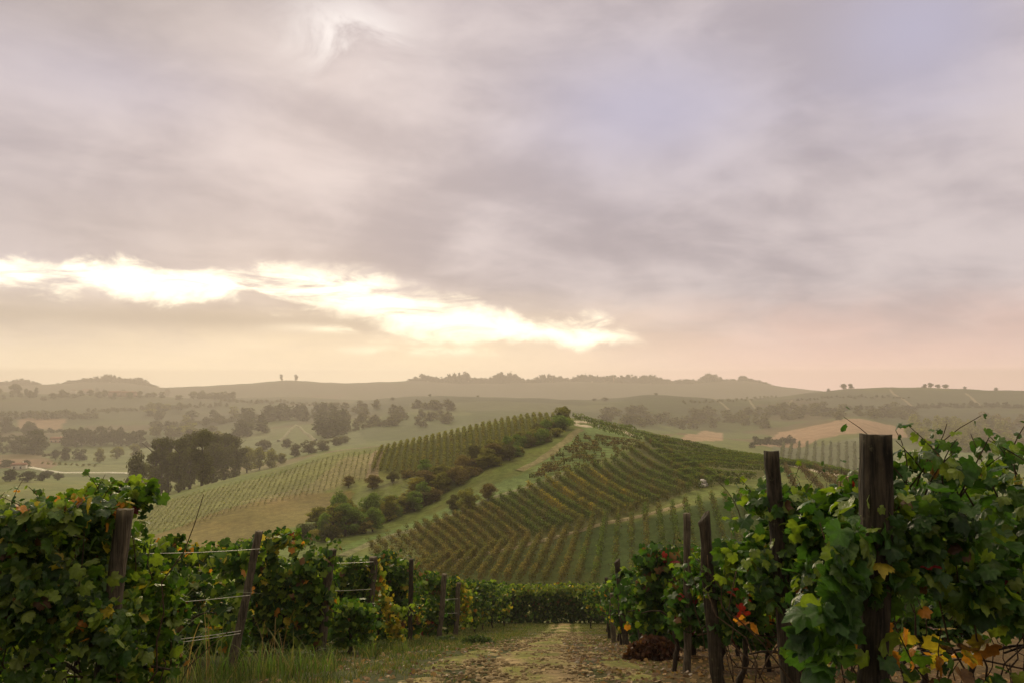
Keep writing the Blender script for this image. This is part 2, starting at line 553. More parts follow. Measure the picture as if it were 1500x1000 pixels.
# ------------------------------------------------------------------ materials
def mat_leaf(name, trans=0.35, rough=0.5, spec=0.35, bump=False):
    m = bpy.data.materials.new(name); m.use_nodes = True
    t = m.node_tree; t.nodes.clear(); b = NB(t)
    at_ = b.n('ShaderNodeAttribute', attribute_name='tint')
    geo = b.n('ShaderNodeNewGeometry')
    n = b.noise(geo.outputs['Position'], 35.0 if bump else 3.0, 3, 0.6)
    col = b.mix(1.0, at_.outputs['Color'], b.xyz(*[b.rng(n, 0.2, 0.8, 0.72, 1.28)] * 3), 'MULTIPLY')
    p = b.n('ShaderNodeBsdfPrincipled')
    b.put(p.inputs['Base Color'], col)
    p.inputs['Roughness'].default_value = rough
    p.inputs['Specular IOR Level'].default_value = spec
    if bump:
        bm = b.n('ShaderNodeBump'); bm.inputs['Strength'].default_value = 0.35; bm.inputs['Distance'].default_value = 0.01
        b.put(bm.inputs['Height'], b.noise(geo.outputs['Position'], 90.0, 2, 0.5))
        b.put(p.inputs['Normal'], bm.outputs[0])
    tr = b.n('ShaderNodeBsdfTranslucent')
    b.put(tr.inputs[0], b.mix(1.0, col, (1.5, 1.6, 0.7), 'MULTIPLY'))
    mx_ = b.n('ShaderNodeMixShader'); mx_.inputs[0].default_value = trans
    t.links.new(p.outputs[0], mx_.inputs[1]); t.links.new(tr.outputs[0], mx_.inputs[2])
    o = b.n('ShaderNodeOutputMaterial'); t.links.new(mx_.outputs[0], o.inputs[0])
    return m


def mat_wood(name, c1, c2, scale=1.0, stretch=0.08, lichen=None):
    m = bpy.data.materials.new(name); m.use_nodes = True
    t = m.node_tree; t.nodes.clear(); b = NB(t)
    tc_ = b.n('ShaderNodeTexCoord')
    mp = b.n('ShaderNodeMapping'); mp.inputs['Scale'].default_value = (1, 1, stretch)
    t.links.new(tc_.outputs['Object'], mp.inputs[0])
    n1 = b.noise(mp.outputs[0], 55 * scale, 6, 0.65, 0.4)
    n2 = b.noise(tc_.outputs['Object'], 6 * scale, 5, 0.6)
    col = b.mix(b.rng(n1, 0.32, 0.68), c1, c2)
    col = b.mix(b.rng(n2, 0.45, 0.75, 0, 0.6), col, [x * 0.45 for x in c1])
    if lichen:
        n3 = b.noise(tc_.outputs['Object'], 22 * scale, 5, 0.7)
        col = b.mix(b.rng(n3, 0.6, 0.72, 0, 0.7), col, lichen)
    p = b.n('ShaderNodeBsdfPrincipled')
    b.put(p.inputs['Base Color'], col)
    p.inputs['Roughness'].default_value = 0.85
    p.inputs['Specular IOR Level'].default_value = 0.2
    bm = b.n('ShaderNodeBump'); bm.inputs['Strength'].default_value = 0.9; bm.inputs['Distance'].default_value = 0.012
    b.put(bm.inputs['Height'], n1)
    b.put(p.inputs['Normal'], bm.outputs[0])
    o = b.n('ShaderNodeOutputMaterial'); t.links.new(p.outputs[0], o.inputs[0])
    return m


def mat_plain(name, col, rough=0.8, var=0.25, scale=4.0, metal=0.0):
    m = bpy.data.materials.new(name); m.use_nodes = True
    t = m.node_tree; t.nodes.clear(); b = NB(t)
    tc_ = b.n('ShaderNodeTexCoord')
    n = b.noise(tc_.outputs['Object'], scale, 5, 0.6)
    p = b.n('ShaderNodeBsdfPrincipled')
    b.put(p.inputs['Base Color'], b.mix(1.0, col, b.xyz(*[b.rng(n, 0.2, 0.8, 1 - var, 1 + var)] * 3), 'MULTIPLY'))
    p.inputs['Roughness'].default_value = rough
    p.inputs['Metallic'].default_value = metal
    o = b.n('ShaderNodeOutputMaterial'); t.links.new(p.outputs[0], o.inputs[0])
    return m


def mat_ground(name, near=False, soil=False):
    """tint attribute broken up by noise in world space"""
    m = bpy.data.materials.new(name); m.use_nodes = True
    t = m.node_tree; t.nodes.clear(); b = NB(t)
    at_ = b.n('ShaderNodeAttribute', attribute_name='tint')
    geo = b.n('ShaderNodeNewGeometry')
    pos = geo.outputs['Position']
    n1 = b.noise(pos, 0.09, 5, 0.6)
    n2 = b.noise(pos, 0.9, 6, 0.65)
    n3 = b.noise(pos, 9.0, 5, 0.7)
    k = b.m('MULTIPLY', b.rng(n1, 0.25, 0.75, 0.78, 1.22), b.m('MULTIPLY', b.rng(n2, 0.25, 0.75, 0.72, 1.28), b.rng(n3, 0.25, 0.75, 0.6, 1.4)))
    col = b.mix(1.0, at_.outputs['Color'], b.xyz(k, k, k), 'MULTIPLY')
    p = b.n('ShaderNodeBsdfPrincipled')
    b.put(p.inputs['Base Color'], col)
    p.inputs['Roughness'].default_value = 0.95
    p.inputs['Specular IOR Level'].default_value = 0.1
    bm = b.n('ShaderNodeBump'); bm.inputs['Strength'].default_value = 0.8; bm.inputs['Distance'].default_value = 0.06
    b.put(bm.inputs['Height'], b.m('MULTIPLY_ADD', n3, 0.6, n2))
    b.put(p.inputs['Normal'], bm.outputs[0])
    o = b.n('ShaderNodeOutputMaterial'); t.links.new(p.outputs[0], o.inputs[0])
    return m


M_LEAF = mat_leaf('vine_leaf', 0.42, 0.42, 0.4, bump=True)
M_LEAFM = mat_leaf('vine_leaf_far', 0.42, 0.55, 0.25)
M_FAR = mat_leaf('crown_leaf', 0.38, 0.9, 0.05)
M_GRASS = mat_leaf('grass_blade', 0.35, 0.6, 0.2)
M_GROUND = mat_ground('ground')
M_CANE = mat_wood('cane', (0.055, 0.035, 0.022), (0.12, 0.075, 0.045), 2.0, 0.3)
M_BARK = mat_wood('bark', (0.030, 0.022, 0.016), (0.075, 0.055, 0.04), 1.0, 0.25)
M_POST = mat_wood('post_wood', (0.042, 0.033, 0.023), (0.175, 0.14, 0.098), 1.0, 0.06)
M_POSTD = mat_wood('dark_post_wood', (0.012, 0.010, 0.008), (0.085, 0.066, 0.045), 1.0, 0.07, lichen=(0.14, 0.125, 0.07))
M_WIRE = mat_plain('wire', (0.55, 0.52, 0.48), 0.4, 0.2, 30, 0.6)
M_TRUNK = mat_plain('tree_trunk', (0.06, 0.045, 0.033), 0.9)

# ------------------------------------------------------------------ ground sheet
def world_poly(pts, y_min=50):
    return np.array([hit(px, py, y_min)[:2] for px, py in pts])


NU, NYR = 560, 640
ug = np.sinh(np.linspace(-1.9, 1.9, NU)) / math.sinh(1.9) * 1.5
yr = np.concatenate([np.linspace(-14, 1.9, 34), np.exp(np.linspace(math.log(2), math.log(2885), NYR))])
GX = ug[:, None] * np.sqrt(yr[None, :] ** 2 + 9.0 ** 2)
GY = np.broadcast_to(yr[None, :], GX.shape).copy()
GZ = terr(GX, GY)
near = np.clip(1 - (GY - 30) / 25, 0, 1)
GZ = GZ + near * (0.10 * (fbm2(GX * 0.9, GY * 0.9, 3) - 0.5) + 0.05 * (fbm2(GX * 4, GY * 4, 9, 3) - 0.5))


def path_centre(Y):
    return np.interp(Y, [0, 9, 14, 20, 28, 36, 43], [0.25, 0.25, 0.45, 0.95, 1.7, 2.35, 2.9])


PX_ = GX.ravel(); PY_ = GY.ravel()
n_a = fbm2(PX_ / 30, PY_ / 30, 21); n_b = fbm2(PX_ / 4, PY_ / 4, 5); n_c = fbm2(PX_ / 90 + 5, PY_ / 120, 33)
OLIVE = np.array([0.150, 0.150, 0.042]); GREEN = np.array([0.105, 0.148, 0.038]); DRY = np.array([0.205, 0.150, 0.058]); SOIL = np.array([0.17, 0.115, 0.07])
GC = OLIVE + (GREEN - OLIVE) * n_a[:, None] + (DRY - OLIVE) * (np.clip(n_b - 0.5, 0, 1) * 1.2)[:, None]
# patchwork of far fields
cell = (np.floor(PX_ / 95 + 0.6 * np.sin(PY_ / 160)) * 7 + np.floor(PY_ / 130 + 0.7 * np.sin(PX_ / 140)) * 13).astype(int)
fc = np.array([(0.105, 0.130, 0.036), (0.08, 0.105, 0.03), (0.135, 0.105, 0.05), (0.07, 0.09, 0.028), (0.125, 0.145, 0.042)])
fm = np.clip((PY_ - 380) / 80, 0, 1)[:, None]
fd = np.clip(1.0 - 0.5 * np.clip((PY_ - 500) / 700, 0, 1), 0, 1)[:, None]
GC = GC * (1 - fm) + fc[np.abs(cell) % 5] * fm * fd
rw = np.clip((PY_ - 2350) / 200, 0, 1)[:, None]
GC = GC * (1 - rw) + np.array([0.05, 0.052, 0.03]) * rw
woody = (np.clip((fbm2(PX_ / 200, PY_ / 160, 77) - 0.42) * 7, 0, 1) * np.clip((PY_ - 780) / 200, 0, 1))[:, None]
GC = GC * (1 - woody) + np.array([0.045, 0.052, 0.026]) * woody


def zone(pts, col, amt=1.0, y_min=50, soft=0.0):
    global GC
    m = inside(PX_, PY_, world_poly(pts, y_min)).astype(float) * amt
    m = m * (1 - soft * n_b)
    GC = GC * (1 - m[:, None]) + np.array(col) * m[:, None]


# main hill
zone([(200, 745), (300, 720), (400, 695), (500, 668), (556, 662), (548, 690), (470, 720), (350, 745), (240, 775), (200, 780)], (0.180, 0.180, 0.068), 0.9)
zone([(350, 735), (450, 712), (500, 672), (552, 662), (546, 696), (500, 712), (400, 738)], (0.225, 0.185, 0.095), 0.8, soft=0.5)
zone([(205, 790), (300, 755), (440, 722), (520, 720), (500, 752), (420, 775), (330, 800), (210, 830)], (0.185, 0.128, 0.048), 0.85, soft=0.4)
zone([(548, 690), (560, 657), (640, 642), (720, 622), (790, 611), (828, 612), (835, 625), (735, 660), (640, 692)], (0.105, 0.112, 0.030), 0.9)
zone([(500, 800), (620, 757), (700, 722), (780, 690), (840, 640), (860, 622), (925, 640), (900, 668), (800, 703), (690, 742), (610, 775), (500, 815)], (0.130, 0.185, 0.060), 0.9, soft=0.3)
zone([(600, 790), (690, 745), (800, 708), (905, 676), (960, 640), (1130, 676), (1120, 700), (1000, 725), (900, 765), (830, 785), (740, 810), (640, 835)], (0.092, 0.092, 0.024), 0.92)
zone([(600, 855), (660, 825), (760, 803), (850, 780), (1000, 745), (1060, 745), (1060, 850), (900, 870), (600, 875)], (0.078, 0.098, 0.024), 0.92)
zone([(850, 775), (1000, 745), (1200, 720), (1240, 760), (1100, 800), (900, 860), (850, 830)], (0.060, 0.090, 0.026), 0.9)
# valley fields
zone([(-200, 668), (90, 676), (75, 686), (0, 684), (-200, 684)], (0.20, 0.125, 0.08), 0.9)
zone([(60, 690), (90, 680), (190, 680), (215, 690), (130, 694)], (0.150, 0.165, 0.070), 0.9)
zone([(60, 668), (215, 655), (240, 672), (100, 682)], (0.125, 0.150, 0.060), 0.9)
zone([(30, 612), (95, 612), (92, 630), (25, 628)], (0.24, 0.15, 0.10), 0.9)
zone([(1105, 652), (1140, 632), (1210, 620), (1280, 617), (1330, 626), (1338, 640), (1290, 640), (1200, 643)], (0.30, 0.19, 0.125), 1.0, 300)
zone([(1000, 640), (1030, 630), (1060, 634), (1060, 645), (1000, 648)], (0.30, 0.20, 0.13), 1.0, 300)
zone([(1130, 652), (1290, 645), (1300, 690), (1140, 692)], (0.12, 0.135, 0.075), 1.0, 300)
zone([(1300, 662), (1420, 655), (1440, 690), (1300, 695)], (0.12, 0.150, 0.07), 0.9, 250)
zone([(300, 640), (420, 625), (520, 620), (540, 650), (480, 655), (400, 668), (330, 660)], (0.115, 0.130, 0.055), 0.8, 300)
zone([(1180, 592), (1300, 573), (1500, 575), (1500, 600), (1300, 605)], (0.055, 0.062, 0.032), 0.75, 700)
zone([(600, 590), (750, 588), (900, 592), (900, 606), (600, 604)], (0.10, 0.105, 0.05), 0.6, 600)
# near slope: verge, soil under the vines on the right
nm = np.clip(1 - (PY_ - 38) / 12, 0, 1)
pc = path_centre(PY_)
dxp = PX_ - pc
gn = fbm2(PX_ / 0.9, PY_ / 0.9, 41)
gl = np.array([0.05, 0.055, 0.02]); gr = np.array([0.085, 0.052, 0.025]); gm = np.array([0.115, 0.102, 0.036])
side = np.clip((dxp - 0.6 + 1.5 * (gn - 0.5)) / 1.5, 0, 1)[:, None]
nearc = gl * (1 - side) + gr * side
nearc = nearc + (gm - nearc) * np.clip((gn - 0.35) * 2, 0, 1)[:, None] * np.clip((PY_ - 12) / 14, 0.25, 1)[:, None]
GC = GC * (1 - nm[:, None]) + nearc * nm[:, None]

nr = len(yr)
ii = np.arange(NU - 1)[:, None] * nr; jj = np.arange(nr - 1)[None, :]
quads = np.stack([ii + jj, ii + nr + jj, ii + nr + jj + 1, ii + jj + 1], -1).reshape(-1, 4)
gV = np.stack([PX_, PY_, GZ.ravel()], 1)
ground = obj('ground', mesh_np('ground', gV, [quads], GC, True), M_GROUND)
ground['kind'] = 'structure'

# worn dirt path down the slope
ys = np.linspace(1.0, 44, 500); ts = np.linspace(-1, 1, 46)
half = np.interp(ys, [0, 9, 16, 25, 43], [2.0, 1.9, 1.6, 1.2, 1.0])
pX = path_centre(ys)[:, None] + half[:, None] * ts[None, :] + 0.0 * ys[:, None]
pY = np.broadcast_to(ys[:, None], pX.shape)
pz = terr(pX, pY) + 0.03 + 0.06 * (fbm2(pX * 1.3, pY * 1.3, 8) - 0.5) + 0.055 * (fbm2(pX * 6, pY * 5, 18, 3) - 0.5) - 0.22 * np.clip(np.abs(ts)[None, :] - 0.62, 0, 1) - 0.05 * np.exp(-((np.abs(ts)[None, :] - 0.42) / 0.16) ** 2) + 0.05 * (fbm2(pX * 0.9, pY * 0.9, 3) - 0.5)
pn = fbm2(pX / 0.55, pY / 0.8, 61); pn2 = fbm2(pX / 0.15, pY / 0.15, 62, 3)
pcG = np.array([0.150, 0.145, 0.042]); pcS = np.array([0.29, 0.212, 0.115]); pcD = np.array([0.15, 0.105, 0.058])
rut = np.exp(-((np.abs(ts) - 0.34) / 0.26) ** 2)[None, :]
kk = np.clip((pn - 0.57 + 0.32 * rut - 0.08 * np.clip((pY - 14) / 20, 0, 1)) * 4.5, 0, 1)
pcol = pcG[None, None] * (1 - kk[..., None]) + (pcS + (pcD - pcS) * np.clip((pn2 - .45) * 3, 0, 1)[..., None]) * kk[..., None]
n1, n2 = pX.shape
ii = np.arange(n1 - 1)[:, None] * n2; jj = np.arange(n2 - 1)[None, :]
q = np.stack([ii + jj, ii + jj + 1, ii + n2 + jj + 1, ii + n2 + jj], -1).reshape(-1, 4)
dp = obj('dirt_path', mesh_np('dirt_path', np.stack([pX, pY, pz], -1).reshape(-1, 3), [q], pcol.reshape(-1, 3), True), M_GROUND)
dp['kind'] = 'structure'


def ribbon(name, pts, width, col, lift=0.12, y_min=50, n=60, rough=0.25):
    """a track that follows the land through points seen in the photo"""
    W = np.array([hit(px, py, y_min) for px, py in pts])
    s = np.concatenate([[0], np.cumsum(np.linalg.norm(np.diff(W[:, :2], axis=0), axis=1))])
    q = np.linspace(0, s[-1], n)
    x = pchip(s, W[:, 0], q) if len(s) > 2 else np.interp(q, s, W[:, 0])
    y = pchip(s, W[:, 1], q) if len(s) > 2 else np.interp(q, s, W[:, 1])
    tx = np.gradient(x); ty = np.gradient(y); l = np.hypot(tx, ty)
    nx, ny = -ty / l, tx / l
    cols = []
    for f in (-.5, -.25, 0, .25, .5):
        wv = width * (1 + rough * (vnoise(q / (width * 1.5), int(f * 8) + 9) - 0.5) * 2)
        X = x + nx * wv * f; Y = y + ny * wv * f
        cols.append(np.stack([X, Y, terr(X, Y) + lift * (1 - 1.2 * (abs(f) == .5))], -1))
    V = np.stack(cols, 1)
    k = 5
    ii = np.arange(n - 1)[:, None] * k; jj = np.arange(k - 1)[None, :]
    qd = np.stack([ii + jj, ii + jj + 1, ii + k + jj + 1, ii + k + jj], -1).reshape(-1, 4)
    cc = np.broadcast_to(np.array(col), (n * k, 3)) * (0.85 + 0.3 * R.rand(n * k, 1))
    o = obj(name, mesh_np(name, V.reshape(-1, 3), [qd], cc, True), M_GROUND)
    o['kind'] = 'structure'
    return o


ribbon('valley_road', [(40, 684), (75, 690), (100, 692), (150, 692), (200, 694)], 4.2, (0.60, 0.57, 0.50), 0.5, 250, rough=0.05)
ribbon('farm_track', [(1120, 676), (1150, 680), (1185, 687), (1215, 694), (1245, 700)], 3.2, (0.55, 0.47, 0.36), 0.25)
ribbon('farm_track', [(838, 618), (856, 618), (880, 621), (905, 628), (930, 640)], 2.2, (0.50, 0.42, 0.31), 0.2)
ribbon('farm_track', [(842, 621), (850, 624), (862, 624)], 2.6, (0.50, 0.42, 0.32), 0.2)
ribbon('grass_track', [(500, 815), (560, 790), (612, 774), (690, 742), (760, 718), (830, 692)], 1.8, (0.19, 0.185, 0.095), 0.12)
ribbon('grass_track', [(650, 824), (740, 806), (800, 791), (850, 778), (905, 762), (960, 750), (1005, 738)], 1.3, (0.25, 0.205, 0.12), 0.12)
ribbon('grass_track', [(760, 690), (800, 668), (830, 645), (850, 628)], 2.0, (0.21, 0.18, 0.09), 0.12)
ribbon('dirt_bank', [(545, 700), (549, 680), (556, 660)], 2.6, (0.22, 0.17, 0.10), 0.12)
ribbon('hill_track', [(1165, 602), (1158, 592), (1160, 586)], 4, (0.21, 0.175, 0.12), 0.6, 700)
ribbon('hill_track', [(1304, 570), (1311, 578), (1330, 590), (1338, 597)], 5, (0.21, 0.175, 0.12), 0.8, 700)
ribbon('hill_track', [(1415, 576), (1428, 587), (1437, 597)], 5, (0.21, 0.175, 0.12), 0.8, 700)
ribbon('hill_track', [(1050, 583), (1060, 593), (1068, 600)], 4, (0.19, 0.165, 0.11), 0.6, 600)
ribbon('hill_track', [(1095, 585), (1104, 595), (1110, 602)], 4, (0.19, 0.165, 0.11), 0.6, 600)
ribbon('field_edge', [(408, 646), (421, 634), (433, 623), (447, 634), (462, 645)], 3.5, (0.20, 0.185, 0.115), 1.2, 300)

# ------------------------------------------------------------------ trellised vine rows on the opposite hill
def far_row(P0, P1, label, group, h=1.6, dens=30, size=(0.16, 0.30), wid=0.30, cols=None, gap=0.0, bow=0.0, ground_gap=0.25, name='vine_row'):
    P0 = np.asarray(P0)[:2]; P1 = np.asarray(P1)[:2]
    ln = float(np.linalg.norm(P1 - P0))
    n = max(30, int(ln * dens))
    t = R.rand(n)
    sd_ = R.randint(0, 1000)
    keep = vnoise(t * ln / 1.1, sd_) > gap
    t = t[keep]; n = len(t)
    d = (P1 - P0) / max(ln, 1e-6); nrm = np.array([-d[1], d[0]])
    hloc = h * (0.88 + 0.22 * vnoise(t * ln / 1.3, sd_ + 1))
    zz_ = ground_gap + (hloc - ground_gap) * R.rand(n) ** 0.8
    off = R.normal(0, wid, n) * (1 - 0.45 * zz_ / h) + bow * np.sin(np.pi * t)
    xy = P0 + (P1 - P0) * t[:, None] + nrm * off[:, None]
    z = terr(xy[:, 0], xy[:, 1])
    P = np.column_stack([xy, z + zz_])
    nv = np.column_stack([nrm[0] * np.sign(off), nrm[1] * np.sign(off), 0.15 + 1.6 * (zz_ > 0.78 * h)]) + R.normal(0, 0.4, (n, 3))
    cols = np.array(cols if cols is not None else [(0.075, 0.085, 0.025), (0.10, 0.085, 0.03), (0.06, 0.075, 0.022)])
    pick = np.clip((vnoise(t * ln / 2.0, sd_ + 5) * len(cols) + R.normal(0, 0.6, n)).astype(int), 0, len(cols) - 1)
    c = cols[pick] * R.uniform(0.65, 1.35, (n, 1))
    young = (zz_ > 0.82 * h)[:, None]                 # top leaves tinted paler so the rows look lit from above
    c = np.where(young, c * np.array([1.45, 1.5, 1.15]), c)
    org = np.array([*P0, float(terr(P0[0], P0[1]))])
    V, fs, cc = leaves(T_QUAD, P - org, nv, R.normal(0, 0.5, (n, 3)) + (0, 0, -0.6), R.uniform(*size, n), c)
    q = np.linspace(0, 1, 24)
    wx = P0 + (P1 - P0) * q[:, None] + nrm * (bow * np.sin(np.pi * q))[:, None]
    wv, wf = tubes([(np.column_stack([wx, terr(wx[:, 0], wx[:, 1]) + 0.45 * h]) - org, 0.02)], 4)
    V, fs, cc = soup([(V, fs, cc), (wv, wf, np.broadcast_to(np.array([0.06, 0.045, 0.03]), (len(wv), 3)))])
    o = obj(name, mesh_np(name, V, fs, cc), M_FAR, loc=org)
    return tag(o, label, 'vine row', group)


def curve_pts(pts, n):
    pts = np.array(pts, float)
    s = np.concatenate([[0], np.cumsum(np.hypot(*np.diff(pts, axis=0).T))])
    q = np.linspace(0, s[-1], n)
    return np.column_stack([pchip(s, pts[:, 0], q), pchip(s, pts[:, 1], q)])


BROWN = [(0.150, 0.112, 0.038), (0.125, 0.105, 0.033), (0.100, 0.100, 0.028)]
GREENV = [(0.080, 0.115, 0.024), (0.100, 0.120, 0.028), (0.065, 0.095, 0.02)]
YELL = [(0.26, 0.19, 0.035), (0.17, 0.15, 0.035), (0.115, 0.115, 0.03)]
# block 1: upper left, over the crest
N1 = 30
top = curve_pts([(560, 657), (640, 640), (720, 621), (790, 610), (828, 612)], N1)
bot = curve_pts([(546, 692), (600, 697), (660, 690), (735, 657), (800, 636), (836, 622)], N1)
for i in range(N1):
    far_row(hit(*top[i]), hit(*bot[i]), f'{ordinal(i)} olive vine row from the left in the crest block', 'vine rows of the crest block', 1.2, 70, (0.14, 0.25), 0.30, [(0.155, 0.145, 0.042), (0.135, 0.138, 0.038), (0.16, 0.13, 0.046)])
# block 2: middle of the hill, dropping to the hinge path
heads = [(540, 802), (568, 792), (596, 781), (612, 774), (641, 766), (671, 757), (701, 746), (729, 735), (758, 724), (784, 713), (820, 700), (862, 688), (905, 674), (935, 656), (945, 645)]
tails = [(588, 858), (602, 848), (618, 838), (640, 832), (676, 826), (706, 818), (742, 806), (768, 797), (795, 788), (822, 780), (862, 772), (905, 758), (955, 746), (1010, 724), (1060, 712)]
N2 = 31
hp = curve_pts(heads, N2); tp = curve_pts(tails, N2)
for i in range(N2):
    f = i / (N2 - 1)
    cs = BROWN if f < 0.42 else (YELL if 0.5 < f < 0.78 and i % 2 else BROWN[1:] + GREENV)
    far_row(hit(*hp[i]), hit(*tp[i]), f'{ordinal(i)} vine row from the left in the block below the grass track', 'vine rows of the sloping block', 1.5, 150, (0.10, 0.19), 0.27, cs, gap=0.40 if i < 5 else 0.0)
# block 3: right shoulder, long rows along the slope
N3 = 10
hp = curve_pts([(932, 630), (950, 650), (962, 668), (985, 690), (1000, 708)], N3)
tp = curve_pts([(1262, 702), (1160, 684), (1128, 690), (1115, 700), (1090, 712)], N3)
for i in range(N3):
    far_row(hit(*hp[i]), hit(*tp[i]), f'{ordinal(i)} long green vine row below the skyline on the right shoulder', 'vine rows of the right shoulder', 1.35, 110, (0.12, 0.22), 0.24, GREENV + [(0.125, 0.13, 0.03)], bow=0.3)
# block 4: lower block under the hinge path
heads = [(640, 828), (658, 822), (701, 816), (740, 804), (781, 793), (820, 785), (838, 778), (856, 773), (879, 765), (898, 762), (916, 754), (938, 752), (960, 750), (1002, 742), (1040, 736), (1090, 728), (1140, 726)]
tails = [(600, 850), (620, 852), (664, 856), (706, 857), (748, 860), (785, 860), (803, 860), (832, 860), (857, 860), (885, 860), (914, 860), (942, 860), (972, 860), (1030, 860), (1085, 860), (1140, 850), (1195, 840)]
N4 = 27
hp = curve_pts(heads, N4); tp = curve_pts(tails, N4)
tp[:, 0] = np.interp(hp[:, 0], [h[0] for h in heads], [t[0] for t in tails])
for i in range(N4):
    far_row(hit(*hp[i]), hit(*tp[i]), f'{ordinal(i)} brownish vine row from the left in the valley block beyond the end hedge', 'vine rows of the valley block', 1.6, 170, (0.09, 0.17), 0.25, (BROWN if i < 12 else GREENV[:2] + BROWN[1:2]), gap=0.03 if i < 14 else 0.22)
# block 5: brown rows under the farm track
for i, (a, b_) in enumerate([((1150, 688), (1168, 735)), ((1172, 688), (1208, 735)), ((1193, 690), (1240, 735)), ((1213, 696), (1262, 730)), ((1234, 702), (1285, 730))]):
    far_row(hit(*a), hit(*b_), f'{ordinal(i)} reddish brown vine row from the dark post below the pale farm track', 'brown vine rows below the farm track', 1.7, 40, (0.13, 0.24), 0.26, [(0.11, 0.07, 0.04), (0.09, 0.06, 0.035), (0.07, 0.06, 0.03)])
# block 6: short rows behind the summit track
for i, (a, b_) in enumerate([((838, 613), (932, 633)), ((842, 616), (926, 634)), ((880, 626), (985, 650)), ((868, 628), (940, 646))]):
    far_row(hit(*a), hit(*b_), ['skyline vine row right of the summit tree', 'vine row just under the skyline right of the summit tree', 'dark vine row below the summit track, higher one', 'dark vine row below the summit track, lower one'][i], 'vine rows by the summit track', 1.7, 34, (0.18, 0.3), 0.3, GREENV + [(0.12, 0.12, 0.03)])
# block 7: ragged rows on the green patch
N7 = 13
for i in range(N7):
    f = i / (N7 - 1)
    a = (850 - 75 * f, 640 + 62 * f); b_ = (955 - 100 * f, 652 + 40 * f)
    far_row(hit(*a), hit(*b_), f'{ordinal(i)} ragged vine row from the top of the green patch under the summit', 'ragged vine rows of the green patch', 1.15, 60, (0.13, 0.26), 0.3, [(0.08, 0.085, 0.025), (0.10, 0.078, 0.03), (0.11, 0.072, 0.03)], gap=0.48)
# block 8: young staked rows on the pale left shoulder
N8 = 46
hp = curve_pts([(210, 746), (300, 719), (400, 694), (500, 666), (550, 660)], N8)
tp = curve_pts([(150, 790), (250, 778), (350, 748), (470, 722), (543, 700)], N8)
for i in range(N8):
    far_row(hit(*hp[i]), hit(*tp[i]), f'{ordinal(i)} thin young vine row from the far left on the pale shoulder', 'young vine rows of the pale shoulder', 0.55, 6, (0.10, 0.24), 0.2, [(0.15, 0.16, 0.055), (0.22, 0.19, 0.10), (0.13, 0.145, 0.05)], ground_gap=0.05, name='young_vine_row')
# right far vineyard beyond the hill
for i in range(14):
    x = 1148 + i * 11.5
    far_row(hit(x, 648, 300), hit(x - 6 + i * 0.8, 690, 300), f'{ordinal(i)} faint vine row from the left under the hazy brown field', 'faint vine rows under the brown field', 2.0, 7, (0.6, 1.1), 0.7, [(0.06, 0.075, 0.03), (0.075, 0.08, 0.035)], name='far_vine_row')

# ------------------------------------------------------------------ trees
def crown_mesh(name, kind, seed, n, card):
    rr = np.random.RandomState(seed)
    blobs = []
    if kind == 'round':
        for k in range(20):
            a = rr.uniform(0, 6.28); r = rr.uniform(0, 0.30); z = rr.uniform(0.16, 0.86)
            r *= math.sin(math.pi * min(1, (z + 0.12) / 1.1)) ** 0.7
            blobs.append((r * math.cos(a), r * math.sin(a), z, rr.uniform(0.12, 0.21)))
    elif kind == 'tall':
        for k in range(20):
            z = rr.uniform(0.06, 0.93); a = rr.uniform(0, 6.28)
            r = rr.uniform(0.02, 0.17) * (1 - 0.5 * abs(z - 0.5))
            blobs.append((r * math.cos(a), r * math.sin(a), z, rr.uniform(0.06, 0.13)))
    elif kind == 'shrub':
        for k in range(13):
            a = rr.uniform(0, 6.28); r = rr.uniform(0, 0.42)
            z = rr.uniform(0.08, 0.78) * (1 - 0.5 * r)
            blobs.append((r * math.cos(a), r * math.sin(a), z, rr.uniform(0.14, 0.25)))
    else:
        for k in range(12):
            z = 0.06 + 0.9 * k / 12
            blobs.append((rr.uniform(-.02, .02), rr.uniform(-.02, .02), z, 0.105 * math.sin(math.pi * (0.15 + 0.8 * (1 - z))) + 0.02))
    blobs = np.array(blobs)
    w_ = blobs[:, 3] ** 2
    pk = rr.choice(len(blobs), n, p=w_ / w_.sum())
    d = unit(rr.normal(0, 1, (n, 3)))
    rad = blobs[pk, 3] * (0.72 + 0.42 * rr.rand(n) ** 2)
    P = blobs[pk, :3] + d * rad[:, None] * np.array([1, 1, 0.85])
    P[:, 2] = np.maximum(P[:, 2], 0.015)
    tone = rr.uniform(0.75, 1.25, len(blobs))[pk]
    c = tone[:, None] * rr.uniform(0.7, 1.3, (n, 1)) * np.ones(3)
    nv = d + rr.normal(0, 0.5, (n, 3))
    return leaves(T_QUAD, P, nv, rr.normal(0, 1, (n, 3)), rr.uniform(0.6, 1.3, n) * card, c)


def trunk_mesh(name, kind, seed):
    rr = np.random.RandomState(seed + 50)
    lines = []
    top = {'round': 0.6, 'tall': 0.85, 'shrub': 0.4, 'cypress': 0.6}[kind]
    z = np.linspace(-0.03, top, 7)
    x = np.cumsum(rr.normal(0, 0.008, 7)); y = np.cumsum(rr.normal(0, 0.008, 7))
    lines.append((np.column_stack([x, y, z]), np.linspace(0.028, 0.006, 7)))
    for k in range(7):
        i = rr.randint(2, 6)
        a = rr.uniform(0, 6.28); ln = rr.uniform(0.15, 0.3)
        s = np.linspace(0, 1, 4)
        lines.append((np.column_stack([x[i] + ln * s * math.cos(a), y[i] + ln * s * math.sin(a), z[i] + ln * s * 0.8]), np.linspace(0.012, 0.003, 4)))
    V, fs = tubes(lines, 6)
    return mesh_np(name, V, fs)


